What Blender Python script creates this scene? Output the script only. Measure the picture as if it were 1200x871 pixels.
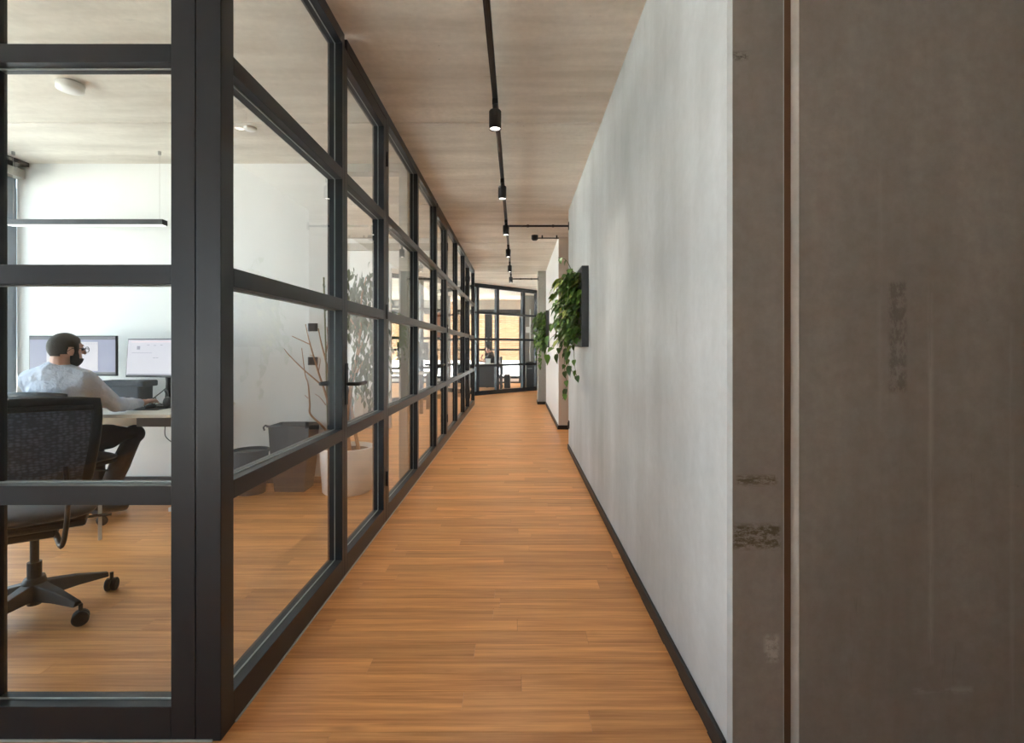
import bpy, bmesh, math, random
from mathutils import Vector, Matrix, Euler
random.seed(7)
R = math.radians
S = bpy.context.scene
for o in list(bpy.data.objects): bpy.data.objects.remove(o)
COL = S.collection

# ------------------------------------------------------------------ camera
F = 600.0; CX = 606.5; CY = 408.0; CAMH = 1.2
cam = bpy.data.cameras.new('camera'); camo = bpy.data.objects.new('camera', cam); COL.objects.link(camo)
cam.sensor_fit = 'HORIZONTAL'; cam.sensor_width = 36.0; cam.lens = F/1200*36.0
cam.shift_x = -(CX-600)/1200; cam.shift_y = -(435.5-CY)/1200
cam.clip_start = 0.02; cam.clip_end = 300
camo.location = (0, 0, CAMH); camo.rotation_euler = (R(90), 0, 0)
S.camera = camo
# ------------------------------------------------------------------ sky, sun, exposure
w = bpy.data.worlds.new('sky'); S.world = w; w.use_nodes = True
bg = w.node_tree.nodes['Background']; bg.inputs[0].default_value = (0.74, 0.87, 1.0, 1); bg.inputs[1].default_value = 3.1
sun = bpy.data.lights.new('sun', 'SUN'); sun.energy = 62.0; sun.angle = R(1.5); sun.color = (1, 0.965, 0.93)
suno = bpy.data.objects.new('sun', sun); COL.objects.link(suno)
suno.rotation_euler = Vector((-0.75, 0.12, -0.75)).to_track_quat('-Z', 'Y').to_euler()
def portal(loc, rot, sx, sy):
    l = bpy.data.lights.new('window_portal', 'AREA'); l.shape = 'RECTANGLE'; l.size = sx; l.size_y = sy; l.cycles.is_portal = True
    o = bpy.data.objects.new('window_portal', l); COL.objects.link(o); o.location = loc; o.rotation_euler = rot
portal((-4.42, 0.6, 1.4), (0, R(-90), 0), 2.6, 1.8)
portal((-3.5, -4.0, 1.4), (R(90), 0, 0), 1.8, 2.6)
portal((-4.42, 3.07, 1.4), (0, R(-90), 0), 2.6, 2.9)
portal((-4.42, 6.2, 1.4), (0, R(-90), 0), 2.6, 2.9)
portal((-4.42, 12.7, 1.4), (0, R(-90), 0), 2.6, 9.5)
portal((-1.6, 17.5, 1.4), (R(-90), 0, 0), 3.6, 2.4)
S.view_settings.view_transform = 'Standard'; S.view_settings.look = 'None'; S.view_settings.gamma = 1.0
S.view_settings.use_curve_mapping = False; S.view_settings.exposure = 0.85
cy = S.cycles
cy.use_denoising = True; cy.max_bounces = 10; cy.diffuse_bounces = 6; cy.glossy_bounces = 4; cy.transmission_bounces = 4
cy.transparent_max_bounces = 24; cy.caustics_reflective = False; cy.caustics_refractive = False; cy.sample_clamp_indirect = 8.0

# ------------------------------------------------------------------ materials
def newmat(name):
    m = bpy.data.materials.new(name); m.use_nodes = True
    nt = m.node_tree; return m, nt, nt.nodes['Principled BSDF']
def rgba(c): return (c[0], c[1], c[2], 1)
def N(nt, t, **k):
    n = nt.nodes.new(t)
    for a, b in k.items(): setattr(n, a, b)
    return n
def math_(nt, op, a, b=None, c=None, clamp=False):
    n = N(nt, 'ShaderNodeMath', operation=op, use_clamp=clamp)
    for i, v in enumerate((a, b, c)):
        if v is None: continue
        if isinstance(v, (int, float)): n.inputs[i].default_value = v
        else: nt.links.new(v, n.inputs[i])
    return n.outputs[0]
def mix(nt, fac, a, b, bt='MIX'):
    n = N(nt, 'ShaderNodeMix', data_type='RGBA', blend_type=bt); n.clamp_factor = True
    for i, v in ((0, fac), (6, a), (7, b)):
        if isinstance(v, (int, float)): n.inputs[i].default_value = v
        elif isinstance(v, tuple): n.inputs[i].default_value = rgba(v)
        else: nt.links.new(v, n.inputs[i])
    return n.outputs[2]
def noise(nt, vec, scale, detail=4, rough=0.55):
    n = N(nt, 'ShaderNodeTexNoise'); n.inputs['Scale'].default_value = scale; n.inputs['Detail'].default_value = detail
    n.inputs['Roughness'].default_value = rough; nt.links.new(vec, n.inputs['Vector']); return n.outputs[0]
def mapv(nt, vec, scale=(1, 1, 1), loc=(0, 0, 0)):
    n = N(nt, 'ShaderNodeMapping'); n.inputs['Scale'].default_value = scale; n.inputs['Location'].default_value = loc
    nt.links.new(vec, n.inputs['Vector']); return n.outputs[0]
def remap(nt, v, a, b, lo=0.0, hi=1.0):
    n = N(nt, 'ShaderNodeMapRange'); n.inputs[1].default_value = a; n.inputs[2].default_value = b
    n.inputs[3].default_value = lo; n.inputs[4].default_value = hi; nt.links.new(v, n.inputs[0]); return n.outputs[0]
def pos(nt): return N(nt, 'ShaderNodeNewGeometry').outputs['Position']
def bump(nt, bsdf, h, strength, dist=0.004):
    b = N(nt, 'ShaderNodeBump'); b.inputs['Strength'].default_value = strength; b.inputs['Distance'].default_value = dist
    nt.links.new(h, b.inputs['Height']); nt.links.new(b.outputs[0], bsdf.inputs['Normal'])

def plain(name, c, rough=0.5, metal=0.0, var=0.08, scale=12.0, bumpk=0.0, spec=0.5, sheen=0.0, bdist=0.004):
    m, nt, b = newmat(name); p = N(nt, 'ShaderNodeTexCoord').outputs['Object']
    n = noise(nt, p, scale)
    col = mix(nt, n, tuple(x*(1-var) for x in c), tuple(min(1, x*(1+var)) for x in c))
    nt.links.new(col, b.inputs['Base Color']); b.inputs['Roughness'].default_value = rough; b.inputs['Metallic'].default_value = metal
    b.inputs['Specular IOR Level'].default_value = spec
    if sheen: b.inputs['Sheen Weight'].default_value = sheen
    if bumpk: bump(nt, b, n, bumpk, bdist)
    return m
def concrete(name, c_lo, c_hi, streak, rough=0.75, pits=True, stains=(), fine=0.5, con=(0.33, 0.67)):
    """streak = per-axis scale of the long casting marks"""
    m, nt, b = newmat(name); p = pos(nt)
    big = noise(nt, p, 0.9, 5, 0.6); st = noise(nt, mapv(nt, p, streak), 1.0, 5, 0.6); fi = noise(nt, p, 26, 5, 0.65)
    t = math_(nt, 'ADD', math_(nt, 'MULTIPLY', big, 0.45), math_(nt, 'MULTIPLY', st, 0.55))
    t = remap(nt, t, con[0], con[1])
    col = mix(nt, t, c_lo, c_hi)
    col = mix(nt, remap(nt, fi, 0.3, 0.75, 0, fine), col, tuple(x*0.82 for x in c_lo))
    scuff = noise(nt, mapv(nt, p, tuple(s*4 for s in streak), (3, 1, 7)), 1.0, 6, 0.7)
    col = mix(nt, remap(nt, scuff, 0.66, 0.76, 0, 0.45), col, tuple(x*0.55 for x in c_lo))
    if pits:
        v = N(nt, 'ShaderNodeTexVoronoi'); v.inputs['Scale'].default_value = 9; nt.links.new(p, v.inputs['Vector'])
        pm = math_(nt, 'MULTIPLY', remap(nt, v.outputs['Distance'], 0.02, 0.05, 1, 0), remap(nt, noise(nt, p, 3), 0.55, 0.6))
        col = mix(nt, math_(nt, 'MULTIPLY', pm, 0.6), col, tuple(x*0.4 for x in c_lo))
    sx = N(nt, 'ShaderNodeSeparateXYZ'); nt.links.new(p, sx.inputs[0])
    for (x0, x1, z0, z1, sc, colr, k) in stains:
        def band(v, a, bb, e):
            return math_(nt, 'MULTIPLY', remap(nt, v, a-e, a+e), remap(nt, v, bb-e, bb+e, 1, 0))
        mk = math_(nt, 'MULTIPLY', band(sx.outputs[0], x0, x1, 0.006), band(sx.outputs[2], z0, z1, 0.008))
        nn = remap(nt, noise(nt, mapv(nt, p, (sc[0], 1, sc[1])), 1.0, 5, 0.7), 0.42, 0.55)
        col = mix(nt, math_(nt, 'MULTIPLY', math_(nt, 'MULTIPLY', mk, nn), k), col, colr)
    nt.links.new(col, b.inputs['Base Color']); b.inputs['Roughness'].default_value = rough
    b.inputs['Specular IOR Level'].default_value = 0.3
    bump(nt, b, math_(nt, 'ADD', fi, math_(nt, 'MULTIPLY', big, 2.0)), 0.12, 0.004)
    return m
def wood(name, c_lo, c_hi, rough=0.38, axis=0, grain=26.0):
    m, nt, b = newmat(name); p = pos(nt)
    oi = N(nt, 'ShaderNodeObjectInfo').outputs['Random']; ri = N(nt, 'ShaderNodeNewGeometry').outputs['Random Per Island']
    rnd = math_(nt, 'FRACT', math_(nt, 'ADD', math_(nt, 'MULTIPLY', oi, 7.31), math_(nt, 'MULTIPLY', ri, 5.77)))
    off = N(nt, 'ShaderNodeCombineXYZ')
    for i in range(3): nt.links.new(math_(nt, 'MULTIPLY', rnd, 17.0+9*i), off.inputs[i])
    va = N(nt, 'ShaderNodeVectorMath', operation='ADD'); nt.links.new(p, va.inputs[0]); nt.links.new(off.outputs[0], va.inputs[1])
    sc = [grain]*3; sc[axis] = 1.3
    g = noise(nt, mapv(nt, va.outputs[0], tuple(sc)), 1.0, 6, 0.62)
    sc2 = [grain*4]*3; sc2[axis] = 3.0
    g2 = noise(nt, mapv(nt, va.outputs[0], tuple(sc2)), 1.0, 4, 0.6)
    sc3 = [9.0]*3; sc3[axis] = 2.2
    kn = noise(nt, mapv(nt, va.outputs[0], tuple(sc3)), 1.0, 3, 0.5)
    t = math_(nt, 'ADD', math_(nt, 'MULTIPLY', g, 0.6), math_(nt, 'MULTIPLY', g2, 0.4))
    col = mix(nt, remap(nt, t, 0.32, 0.66), c_lo, c_hi)
    col = mix(nt, remap(nt, kn, 0.66, 0.8, 0, 0.55), col, tuple(x*0.5 for x in c_lo))
    br = N(nt, 'ShaderNodeBrightContrast'); nt.links.new(col, br.inputs[0])
    hs = N(nt, 'ShaderNodeHueSaturation'); nt.links.new(col, hs.inputs['Color'])
    nt.links.new(remap(nt, rnd, 0, 1, 0.86, 1.12), hs.inputs['Value'])
    nt.links.new(hs.outputs[0], b.inputs['Base Color'])
    b.inputs['Roughness'].default_value = rough; b.inputs['Specular IOR Level'].default_value = 0.4
    bump(nt, b, g2, 0.06, 0.002)
    return m
def emis(name, c, s):
    m, nt, b = newmat(name); b.inputs['Base Color'].default_value = rgba(tuple(x*0.1 for x in c)); b.inputs['Emission Color'].default_value = rgba(c)
    b.inputs['Emission Strength'].default_value = s; b.inputs['Roughness'].default_value = 0.3; return m
def glass(name, tint, k=1.35):
    m = bpy.data.materials.new(name); m.use_nodes = True; nt = m.node_tree
    for n in list(nt.nodes): nt.nodes.remove(n)
    out = N(nt, 'ShaderNodeOutputMaterial'); tr = N(nt, 'ShaderNodeBsdfTransparent'); gl = N(nt, 'ShaderNodeBsdfGlossy')
    tr.inputs[0].default_value = rgba(tint); gl.inputs['Roughness'].default_value = 0.0; gl.inputs['Color'].default_value = (1, 1, 1, 1)
    fr = N(nt, 'ShaderNodeFresnel'); fr.inputs[0].default_value = 1.5
    bf = N(nt, 'ShaderNodeNewGeometry').outputs['Backfacing']
    fac = math_(nt, 'MULTIPLY', math_(nt, 'MULTIPLY', fr.outputs[0], k), math_(nt, 'SUBTRACT', 1.0, bf), clamp=True)
    ms = N(nt, 'ShaderNodeMixShader'); nt.links.new(fac, ms.inputs[0]); nt.links.new(tr.outputs[0], ms.inputs[1]); nt.links.new(gl.outputs[0], ms.inputs[2])
    nt.links.new(ms.outputs[0], out.inputs[0]); return m
def leafmat(name, c1, c2, rough=0.4):
    m, nt, b = newmat(name)
    oi = N(nt, 'ShaderNodeObjectInfo').outputs['Random']; ri = N(nt, 'ShaderNodeNewGeometry').outputs['Random Per Island']
    rnd = math_(nt, 'FRACT', math_(nt, 'ADD', math_(nt, 'MULTIPLY', oi, 3.31), math_(nt, 'MULTIPLY', ri, 5.77)))
    nn = noise(nt, N(nt, 'ShaderNodeTexCoord').outputs['Object'], 30)
    col = mix(nt, math_(nt, 'ADD', math_(nt, 'MULTIPLY', rnd, 0.8), math_(nt, 'MULTIPLY', nn, 0.2)), c1, c2)
    nt.links.new(col, b.inputs['Base Color']); b.inputs['Roughness'].default_value = rough
    b.inputs['Subsurface Weight'].default_value = 0.0
    return m
def meshfabric(name, c):
    m, nt, b = newmat(name); p = N(nt, 'ShaderNodeTexCoord').outputs['Object']
    v = N(nt, 'ShaderNodeTexVoronoi'); v.inputs['Scale'].default_value = 55; v.inputs['Randomness'].default_value = 0.5
    nt.links.new(mapv(nt, p, (1, 1, 1.7)), v.inputs['Vector'])
    col = mix(nt, remap(nt, v.outputs['Distance'], 0.2, 0.6), tuple(x*1.5 for x in c), tuple(x*0.5 for x in c))
    nt.links.new(col, b.inputs['Base Color']); b.inputs['Roughness'].default_value = 0.7; b.inputs['Sheen Weight'].default_value = 0.3
    bump(nt, b, v.outputs['Distance'], 0.4, 0.002); return m

M = {}
M['frame'] = plain('anthracite_powder_coat', (0.015, 0.0185, 0.024), 0.34, var=0.05, spec=0.38)
M['black'] = plain('black_metal', (0.012, 0.012, 0.013), 0.45)
M['base'] = plain('baseboard_black', (0.020, 0.018, 0.018), 0.5)
M['ceil'] = concrete('ceiling_concrete', (0.60, 0.55, 0.48), (0.90, 0.85, 0.77), (0.7, 5.0, 1), 0.8, pits=True, fine=0.3, con=(0.37, 0.62))
M['wall'] = concrete('plastered_concrete', (0.39, 0.41, 0.41), (0.62, 0.645, 0.655), (3, 2.0, 0.40), 0.62, pits=False, fine=0.2, con=(0.36, 0.62))
def sx_(px, d=1.475): return (px-CX)*d/F
def sz_(py, d=1.475): return CAMH+(CY-py)*d/F
brown = (0.10, 0.075, 0.03)
M['slab'] = concrete('raw_concrete', (0.23, 0.212, 0.19), (0.37, 0.345, 0.315), (4.5, 3, 0.5), 0.7, pits=True, fine=0.45,
    stains=((sx_(863), sx_(910), sz_(568), sz_(558), (60, 160), brown, 0.8), (sx_(859), sx_(914), sz_(643), sz_(615), (60, 130), brown, 0.85),
            (sx_(859), sx_(876), sz_(70), sz_(62), (60, 130), (0.05, 0.04, 0.03), 0.8), (sx_(1042), sx_(1062), sz_(460), sz_(330), (60, 30), (0.12, 0.10, 0.09), 0.55),
            (sx_(1088), sx_(1093), sz_(780), sz_(330), (30, 3), (0.42, 0.39, 0.36), 0.5), (sx_(896), sx_(912), sz_(775), sz_(745), (60, 60), (0.6, 0.58, 0.56), 0.6),
            (sx_(1030), sx_(1033), sz_(500), sz_(200), (30, 3), (0.40, 0.37, 0.34), 0.3), (sx_(1184), sx_(1187), sz_(860), sz_(380), (30, 3), (0.42, 0.39, 0.36), 0.35),
            (sx_(1070), sx_(1140), sz_(812), sz_(806), (14, 40), (0.5, 0.48, 0.46), 0.4)))
M['column'] = concrete('column_concrete', (0.34, 0.33, 0.30), (0.46, 0.45, 0.41), (4, 4, 0.5), 0.7, pits=True)
M['midgrey'] = plain('mid_grey', (0.17, 0.165, 0.16), 0.6)
M['white'] = plain('white_paint', (0.80, 0.805, 0.80), 0.7, var=0.015, scale=3)
M['beige'] = plain('warm_beige', (0.66, 0.57, 0.50), 0.7, var=0.03, scale=3)
M['greytrim'] = plain('grey_lacquer', (0.42, 0.41, 0.38), 0.6, var=0.04)
M['floor'] = wood('oak_plank', (0.42, 0.165, 0.05), (0.84, 0.42, 0.16), 0.36)
M['joint'] = plain('floor_joint', (0.10, 0.05, 0.025), 0.8)
M['lit_frame'] = plain('daylit_window_frame', (0.26, 0.30, 0.35), 0.5)  # daylight on the office window frame, put into a lighter grey
M['pale_edge'] = concrete('pale_edge_concrete', (0.46, 0.44, 0.40), (0.60, 0.58, 0.54), (9, 9, 2.0), 0.7, pits=False)
M['glass'] = glass('clear_glass', (0.975, 0.985, 0.98), 1.15)
M['fglass'] = glass('office_front_glass', (0.955, 0.975, 0.965), 0.85)
M['wglass'] = glass('window_glass', (0.95, 0.97, 0.97), 1.2)
M['seal'] = plain('glazing_seal', (0.42, 0.46, 0.47), 0.35)
M['facade'] = wood('larch_cladding', (0.135, 0.066, 0.027), (0.195, 0.103, 0.046), 0.7, grain=12)
M['paving'] = plain('pale_paving', (0.62, 0.60, 0.56), 0.8, var=0.06, scale=1)
M['terrace'] = plain('grey_terrace', (0.33, 0.32, 0.30), 0.8, var=0.08, scale=1)
M['render'] = plain('white_render', (0.85, 0.85, 0.84), 0.8, var=0.02)
M['plastic'] = plain('black_plastic', (0.012, 0.013, 0.015), 0.5, spec=0.35)
M['greyplastic'] = plain('grey_plastic', (0.045, 0.048, 0.054), 0.5)
M['mesh'] = meshfabric('chair_mesh', (0.075, 0.092, 0.14))
M['fabric'] = plain('black_upholstery', (0.018, 0.020, 0.026), 0.85, bumpk=0.2, scale=150, sheen=0.2)
M['felt'] = plain('charcoal_felt', (0.060, 0.066, 0.078), 0.9, var=0.25, scale=25, bumpk=0.25)
M['pot'] = plain('white_glazed_pot', (0.82, 0.81, 0.79), 0.3, var=0.02)
M['soil'] = plain('potting_soil', (0.05, 0.032, 0.02), 0.95, var=0.4, scale=60, bumpk=0.8)
M['bark'] = plain('pale_bark', (0.42, 0.23, 0.12), 0.8, var=0.3, scale=40, bumpk=0.4)
M['bamboo'] = plain('bamboo_stake', (0.16, 0.17, 0.07), 0.5, var=0.2)
M['ficus'] = leafmat('ficus_leaf', (0.035, 0.065, 0.022), (0.11, 0.15, 0.06))
M['pothos'] = leafmat('pothos_leaf', (0.022, 0.07, 0.018), (0.14, 0.27, 0.035))
M['pale_leaf'] = leafmat('pale_leaf', (0.22, 0.32, 0.05), (0.42, 0.46, 0.12))
M['vine'] = plain('vine_stem', (0.13, 0.15, 0.05), 0.6)
M['skin'] = plain('skin', (0.56, 0.33, 0.25), 0.5, var=0.06, scale=30)
M['shirt'] = plain('light_blue_shirt', (0.54, 0.59, 0.71), 0.85, var=0.10, scale=11, bumpk=0.9, bdist=0.035)
M['trouser'] = plain('dark_trousers', (0.022, 0.020, 0.024), 0.85, var=0.2, scale=30, bumpk=0.2)
M['hair'] = plain('dark_hair', (0.030, 0.027, 0.024), 0.75, var=0.5, scale=160, bumpk=0.8)
M['shoe'] = plain('dark_shoe', (0.03, 0.026, 0.024), 0.5)
M['tshirt'] = plain('black_tshirt', (0.012, 0.012, 0.015), 0.85)
M['desk'] = plain('desk_top_white', (0.72, 0.69, 0.63), 0.45, var=0.03)
M['tray'] = plain('birch_panel', (0.62, 0.50, 0.36), 0.6, var=0.05)
M['screen_lilac'] = emis('screen_lilac', (0.16, 0.165, 0.26), 0.75)
M['screen_white'] = emis('screen_white', (0.60, 0.56, 0.62), 0.5)
M['screen_dark'] = emis('screen_dark', (0.07, 0.075, 0.10), 0.5)
M['screen_pink'] = emis('screen_pink', (0.75, 0.45, 0.45), 0.7)
M['screen_line'] = emis('screen_line', (0.30, 0.28, 0.34), 0.5)
M['lens'] = emis('lamp_lens', (1.0, 0.93, 0.84), 4.0)
M['diff'] = emis('pendant_diffuser', (1.0, 0.97, 0.92), 1.2)
M['tag'] = plain('white_tag', (0.8, 0.8, 0.8), 0.5)
M['chrome'] = plain('brushed_steel', (0.55, 0.55, 0.55), 0.3, metal=1.0)
M['cab'] = plain('charcoal_cabinet', (0.030, 0.036, 0.042), 0.5)
M['orange'] = plain('orange_board', (0.75, 0.28, 0.12), 0.7)
M['pink'] = plain('pink_board', (0.70, 0.22, 0.25), 0.7)

# ------------------------------------------------------------------ mesh helpers
class MB:
    def __init__(s): s.v = []; s.f = []
    def box(s, x0, x1, y0, y1, z0, z1, m=None):
        n = len(s.v); c = [(x0,y0,z0),(x1,y0,z0),(x1,y1,z0),(x0,y1,z0),(x0,y0,z1),(x1,y0,z1),(x1,y1,z1),(x0,y1,z1)]
        s.v += [tuple(m @ Vector(p)) for p in c] if m else c
        s.f += [tuple(n+i for i in q) for q in ((0,3,2,1),(4,5,6,7),(0,1,5,4),(1,2,6,5),(2,3,7,6),(3,0,4,7))]; return s
    def prism(s, pts, a0, a1, axis='z'):
        n = len(s.v); k = len(pts)
        def P(p, a): return {'z': (p[0], p[1], a), 'y': (p[0], a, p[1]), 'x': (a, p[0], p[1])}[axis]
        s.v += [P(p, a0) for p in pts]+[P(p, a1) for p in pts]
        s.f += [tuple(n+i for i in range(k))[::-1], tuple(n+k+i for i in range(k))]
        s.f += [(n+i, n+(i+1) % k, n+k+(i+1) % k, n+k+i) for i in range(k)]; return s
    def tube(s, pts, rad, seg=10, cap=True, flat=1.0, up=(0, 0, 1)):
        pts = [Vector(p) for p in pts]; k = len(pts)
        rad = [rad]*k if isinstance(rad, (int, float)) else rad
        n0 = len(s.v); prev = None
        for i, p in enumerate(pts):
            t = (pts[min(i+1, k-1)]-pts[max(i-1, 0)])
            t = t.normalized() if t.length > 1e-9 else Vector((0, 0, 1))
            u = prev if prev is not None else (Vector(up) if abs(t.dot(Vector(up))) < 0.95 else Vector((1, 0, 0)))
            u = (u-t*u.dot(t)).normalized(); prev = u; b = t.cross(u)
            for j in range(seg):
                a = 2*math.pi*j/seg; s.v.append(tuple(p+(u*math.cos(a)*flat+b*math.sin(a))*rad[i]))
        for i in range(k-1):
            for j in range(seg):
                a = n0+i*seg+j; b_ = n0+i*seg+(j+1) % seg; s.f.append((a, b_, b_+seg, a+seg))
        if cap: s.f.append(tuple(n0+j for j in range(seg))[::-1]); s.f.append(tuple(n0+(k-1)*seg+j for j in range(seg)))
        return s
    def lathe(s, prof, c=(0, 0, 0), seg=24, m=None):
        n0 = len(s.v); k = len(prof)
        for r, z in prof:
            for j in range(seg):
                a = 2*math.pi*j/seg; p = Vector((r*math.cos(a), r*math.sin(a), z))
                if m: p = m @ p
                s.v.append((p.x+c[0], p.y+c[1], p.z+c[2]))
        for i in range(k-1):
            for j in range(seg):
                a = n0+i*seg+j; b = n0+i*seg+(j+1) % seg; s.f.append((a, b, b+seg, a+seg))
        s.f.append(tuple(n0+j for j in range(seg))[::-1]); s.f.append(tuple(n0+(k-1)*seg+j for j in range(seg)))
        return s
    def ell(s, c, r, m=None, seg=16, rings=10):
        n0 = len(s.v); c = Vector(c)
        for i in range(rings+1):
            th = math.pi*i/rings
            for j in range(seg):
                a = 2*math.pi*j/seg
                p = Vector((r[0]*math.sin(th)*math.cos(a), r[1]*math.sin(th)*math.sin(a), -r[2]*math.cos(th)))
                if m: p = m @ p
                s.v.append(tuple(c+p))
        for i in range(rings):
            for j in range(seg):
                a = n0+i*seg+j; b = n0+i*seg+(j+1) % seg; s.f.append((a, b, b+seg, a+seg))
        return s
    def limb(s, pts, rad, seg=12):
        s.tube(pts, rad, seg)
        for p, r in zip(pts, rad if not isinstance(rad, (int, float)) else [rad]*len(pts)): s.ell(p, (r, r, r), seg=12, rings=8)
        return s
    def mesh(s, name):
        me = bpy.data.meshes.new(name); me.from_pydata(s.v, [], s.f)
        bm = bmesh.new(); bm.from_mesh(me); bmesh.ops.remove_doubles(bm, verts=bm.verts, dist=1e-6)
        bmesh.ops.recalc_face_normals(bm, faces=bm.faces); bm.to_mesh(me); bm.free(); return me
    def build(s, name, mat, parent=None, smooth=False, bevel=0.0, seg=2):
        return link(name, s.mesh(name), mat, parent, smooth, bevel, seg)
def link(name, me, mat, parent=None, smooth=False, bevel=0.0, seg=2):
    if mat is not None and len(me.materials) == 0: me.materials.append(M[mat] if isinstance(mat, str) else mat)
    o = bpy.data.objects.new(name, me); COL.objects.link(o)
    if parent is not None: o.parent = parent; o.matrix_parent_inverse = parent.matrix_basis.inverted()
    if smooth:
        for p in me.polygons: p.use_smooth = True
    if bevel:
        b = o.modifiers.new('bevel', 'BEVEL'); b.width = bevel; b.segments = seg; b.limit_method = 'ANGLE'; b.angle_limit = R(40)
        b.harden_normals = False
    return o
def empty(name, loc=(0, 0, 0), rz=0.0):
    o = bpy.data.objects.new(name, None); COL.objects.link(o); o.location = loc; o.rotation_euler = (0, 0, rz); o.empty_display_size = 0.1
    return o
def tag(o, label, cat, group=None, kind=None):
    o['label'] = label; o['category'] = cat
    if group: o['group'] = group
    if kind: o['kind'] = kind
    return o
def bx(name, mat, parent, x0, x1, y0, y1, z0, z1, bevel=0.0):
    return MB().box(x0, x1, y0, y1, z0, z1).build(name, mat, parent, bevel=bevel)
def copy_tree(o, parent=None):
    c = o.copy(); COL.objects.link(c); c.parent = parent
    for ch in o.children: copy_tree(ch, c)
    return c
def remesh(mb, voxel, smooth=4):
    me = mb.mesh('tmp'); o = bpy.data.objects.new('tmp', me); COL.objects.link(o)
    r = o.modifiers.new('r', 'REMESH'); r.mode = 'VOXEL'; r.voxel_size = voxel
    if smooth: s = o.modifiers.new('s', 'SMOOTH'); s.factor = 0.5; s.iterations = smooth
    dg = bpy.context.evaluated_depsgraph_get(); out = bpy.data.meshes.new_from_object(o.evaluated_get(dg))
    bpy.data.objects.remove(o); return out
def arc(p0, p1, p2, n=10):
    p0, p1, p2 = Vector(p0), Vector(p1), Vector(p2)
    return [tuple(p0*(1-t)**2+p1*2*t*(1-t)+p2*t*t) for t in [i/n for i in range(n+1)]]
def crv(pts, n=8):
    """Catmull-Rom through points"""
    P = [Vector(p) for p in pts]; P = [P[0]*2-P[1]]+P+[P[-1]*2-P[-2]]; out = []
    for i in range(1, len(P)-2):
        for k in range(n):
            t = k/n; a, b, c, d = P[i-1], P[i], P[i+1], P[i+2]
            out.append(tuple(0.5*((2*b)+(c-a)*t+(2*a-5*b+4*c-d)*t*t+(3*b-a-3*c+d)*t**3)))
    out.append(tuple(P[-2])); return out

# ------------------------------------------------------------------ layout constants
CEIL = 2.84; XL = -0.905; XLI = -0.982; XR = 0.608; XW = -4.45
YF0, YF1 = 1.562, 1.633
YB = 4.55                         # back wall of the first office
RAILS = [(0.0, 0.105), (0.72, 0.779), (1.395, 1.455), (2.072, 2.129), (2.775, CEIL)]
POSTS = [1.633, 2.72, 3.60, 4.69, 5.78, 6.65, 7.74, 8.83, 9.70, 10.80]
DOORS = {1, 4, 7}

# ------------------------------------------------------------------ floor
fl = bx('floor', 'joint', None, XW-0.15, 4.2, -4.2, 18.0, -0.25, -0.0105)
tag(fl, 'warm oak plank floor running under the corridor and glazed offices', 'floor', kind='structure')
PW = 0.095; planks = []
rng = random.Random(3); y = -4.1; row = 0
while y < 17.6:
    x = -4.55-rng.random()*1.2
    while x < 4.1:
        L = rng.choice((0.8, 1.0, 1.2, 1.2))
        a, b = max(x, -4.55), min(x+L, 4.1); x += L
        if b-a < 0.02: continue
        planks.append((a, b, y, y+PW))
    y += PW
def parea(p):
    a, b, y0, y1 = p
    if y0 < 1.3 or a > 0.6 or y0 > 13: return 0
    if b < -0.95 and (y0 < YF1 or y1 > YB): return 0
    b = min(b, 0.6)
    yy = (y0+y1)/2; xl = max(0, CX+a*F/yy); xr = min(1200, CX+b*F/yy); t = CY+CAMH*F/y1; q = min(871, CY+CAMH*F/y0)
    return max(0, xr-xl)*max(0, q-t)
order = sorted(range(len(planks)), key=lambda i: -parea(planks[i])); chosen = set(i for i in order[:300] if parea(planks[i]) > 0)
unit = {}
def plankmesh(L):
    k = round(L, 3)
    if k not in unit:
        unit[k] = MB().box(0.0004, k-0.0004, 0.0004, PW-0.0004, -0.0095, 0).mesh('plank'); unit[k].materials.append(M['floor'])
    return unit[k]
rest = MB()
for i, (a, b, y0, y1) in enumerate(planks):
    if i in chosen:
        o = link('plank', plankmesh(b-a), None, fl); o.location = (a, y0, rng.uniform(-0.0004, 0.0003))
    else: rest.box(a+0.0004, b-0.0004, y0+0.0004, y1-0.0004, -0.0095, 0)
o = rest.build('plank_field', 'floor', fl); o['kind'] = 'stuff'

# ------------------------------------------------------------------ ceiling slabs
ce = bx('ceiling', 'slab', None, XW-0.3, 4.2, -4.2, 18.0, CEIL+0.06, CEIL+0.40)
tag(ce, 'beige board-marked concrete ceiling of wide slabs with thin joints', 'ceiling', kind='structure')
edges = [-4.2]+[-2.63+2.12*i for i in range(10)]+[18.0]
for a, b in zip(edges, edges[1:]):
    bx('slab', 'ceil', ce, XW-0.3, 4.2, a+0.005, b-0.005, CEIL, CEIL+0.058, bevel=0.005)

# ------------------------------------------------------------------ corridor walls, right side
wr = empty('wall_right'); tag(wr, 'pale plastered concrete corridor wall with planter, ending in a raw edge', 'wall', kind='structure')
E = 1.475; c = 0.011
MB().prism([(XR, E+c), (XR+c, E), (XR+0.160, E), (XR+0.160, 6.10), (XR, 6.10)], 0, CEIL).build('wall_panel', 'wall', wr)
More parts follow.
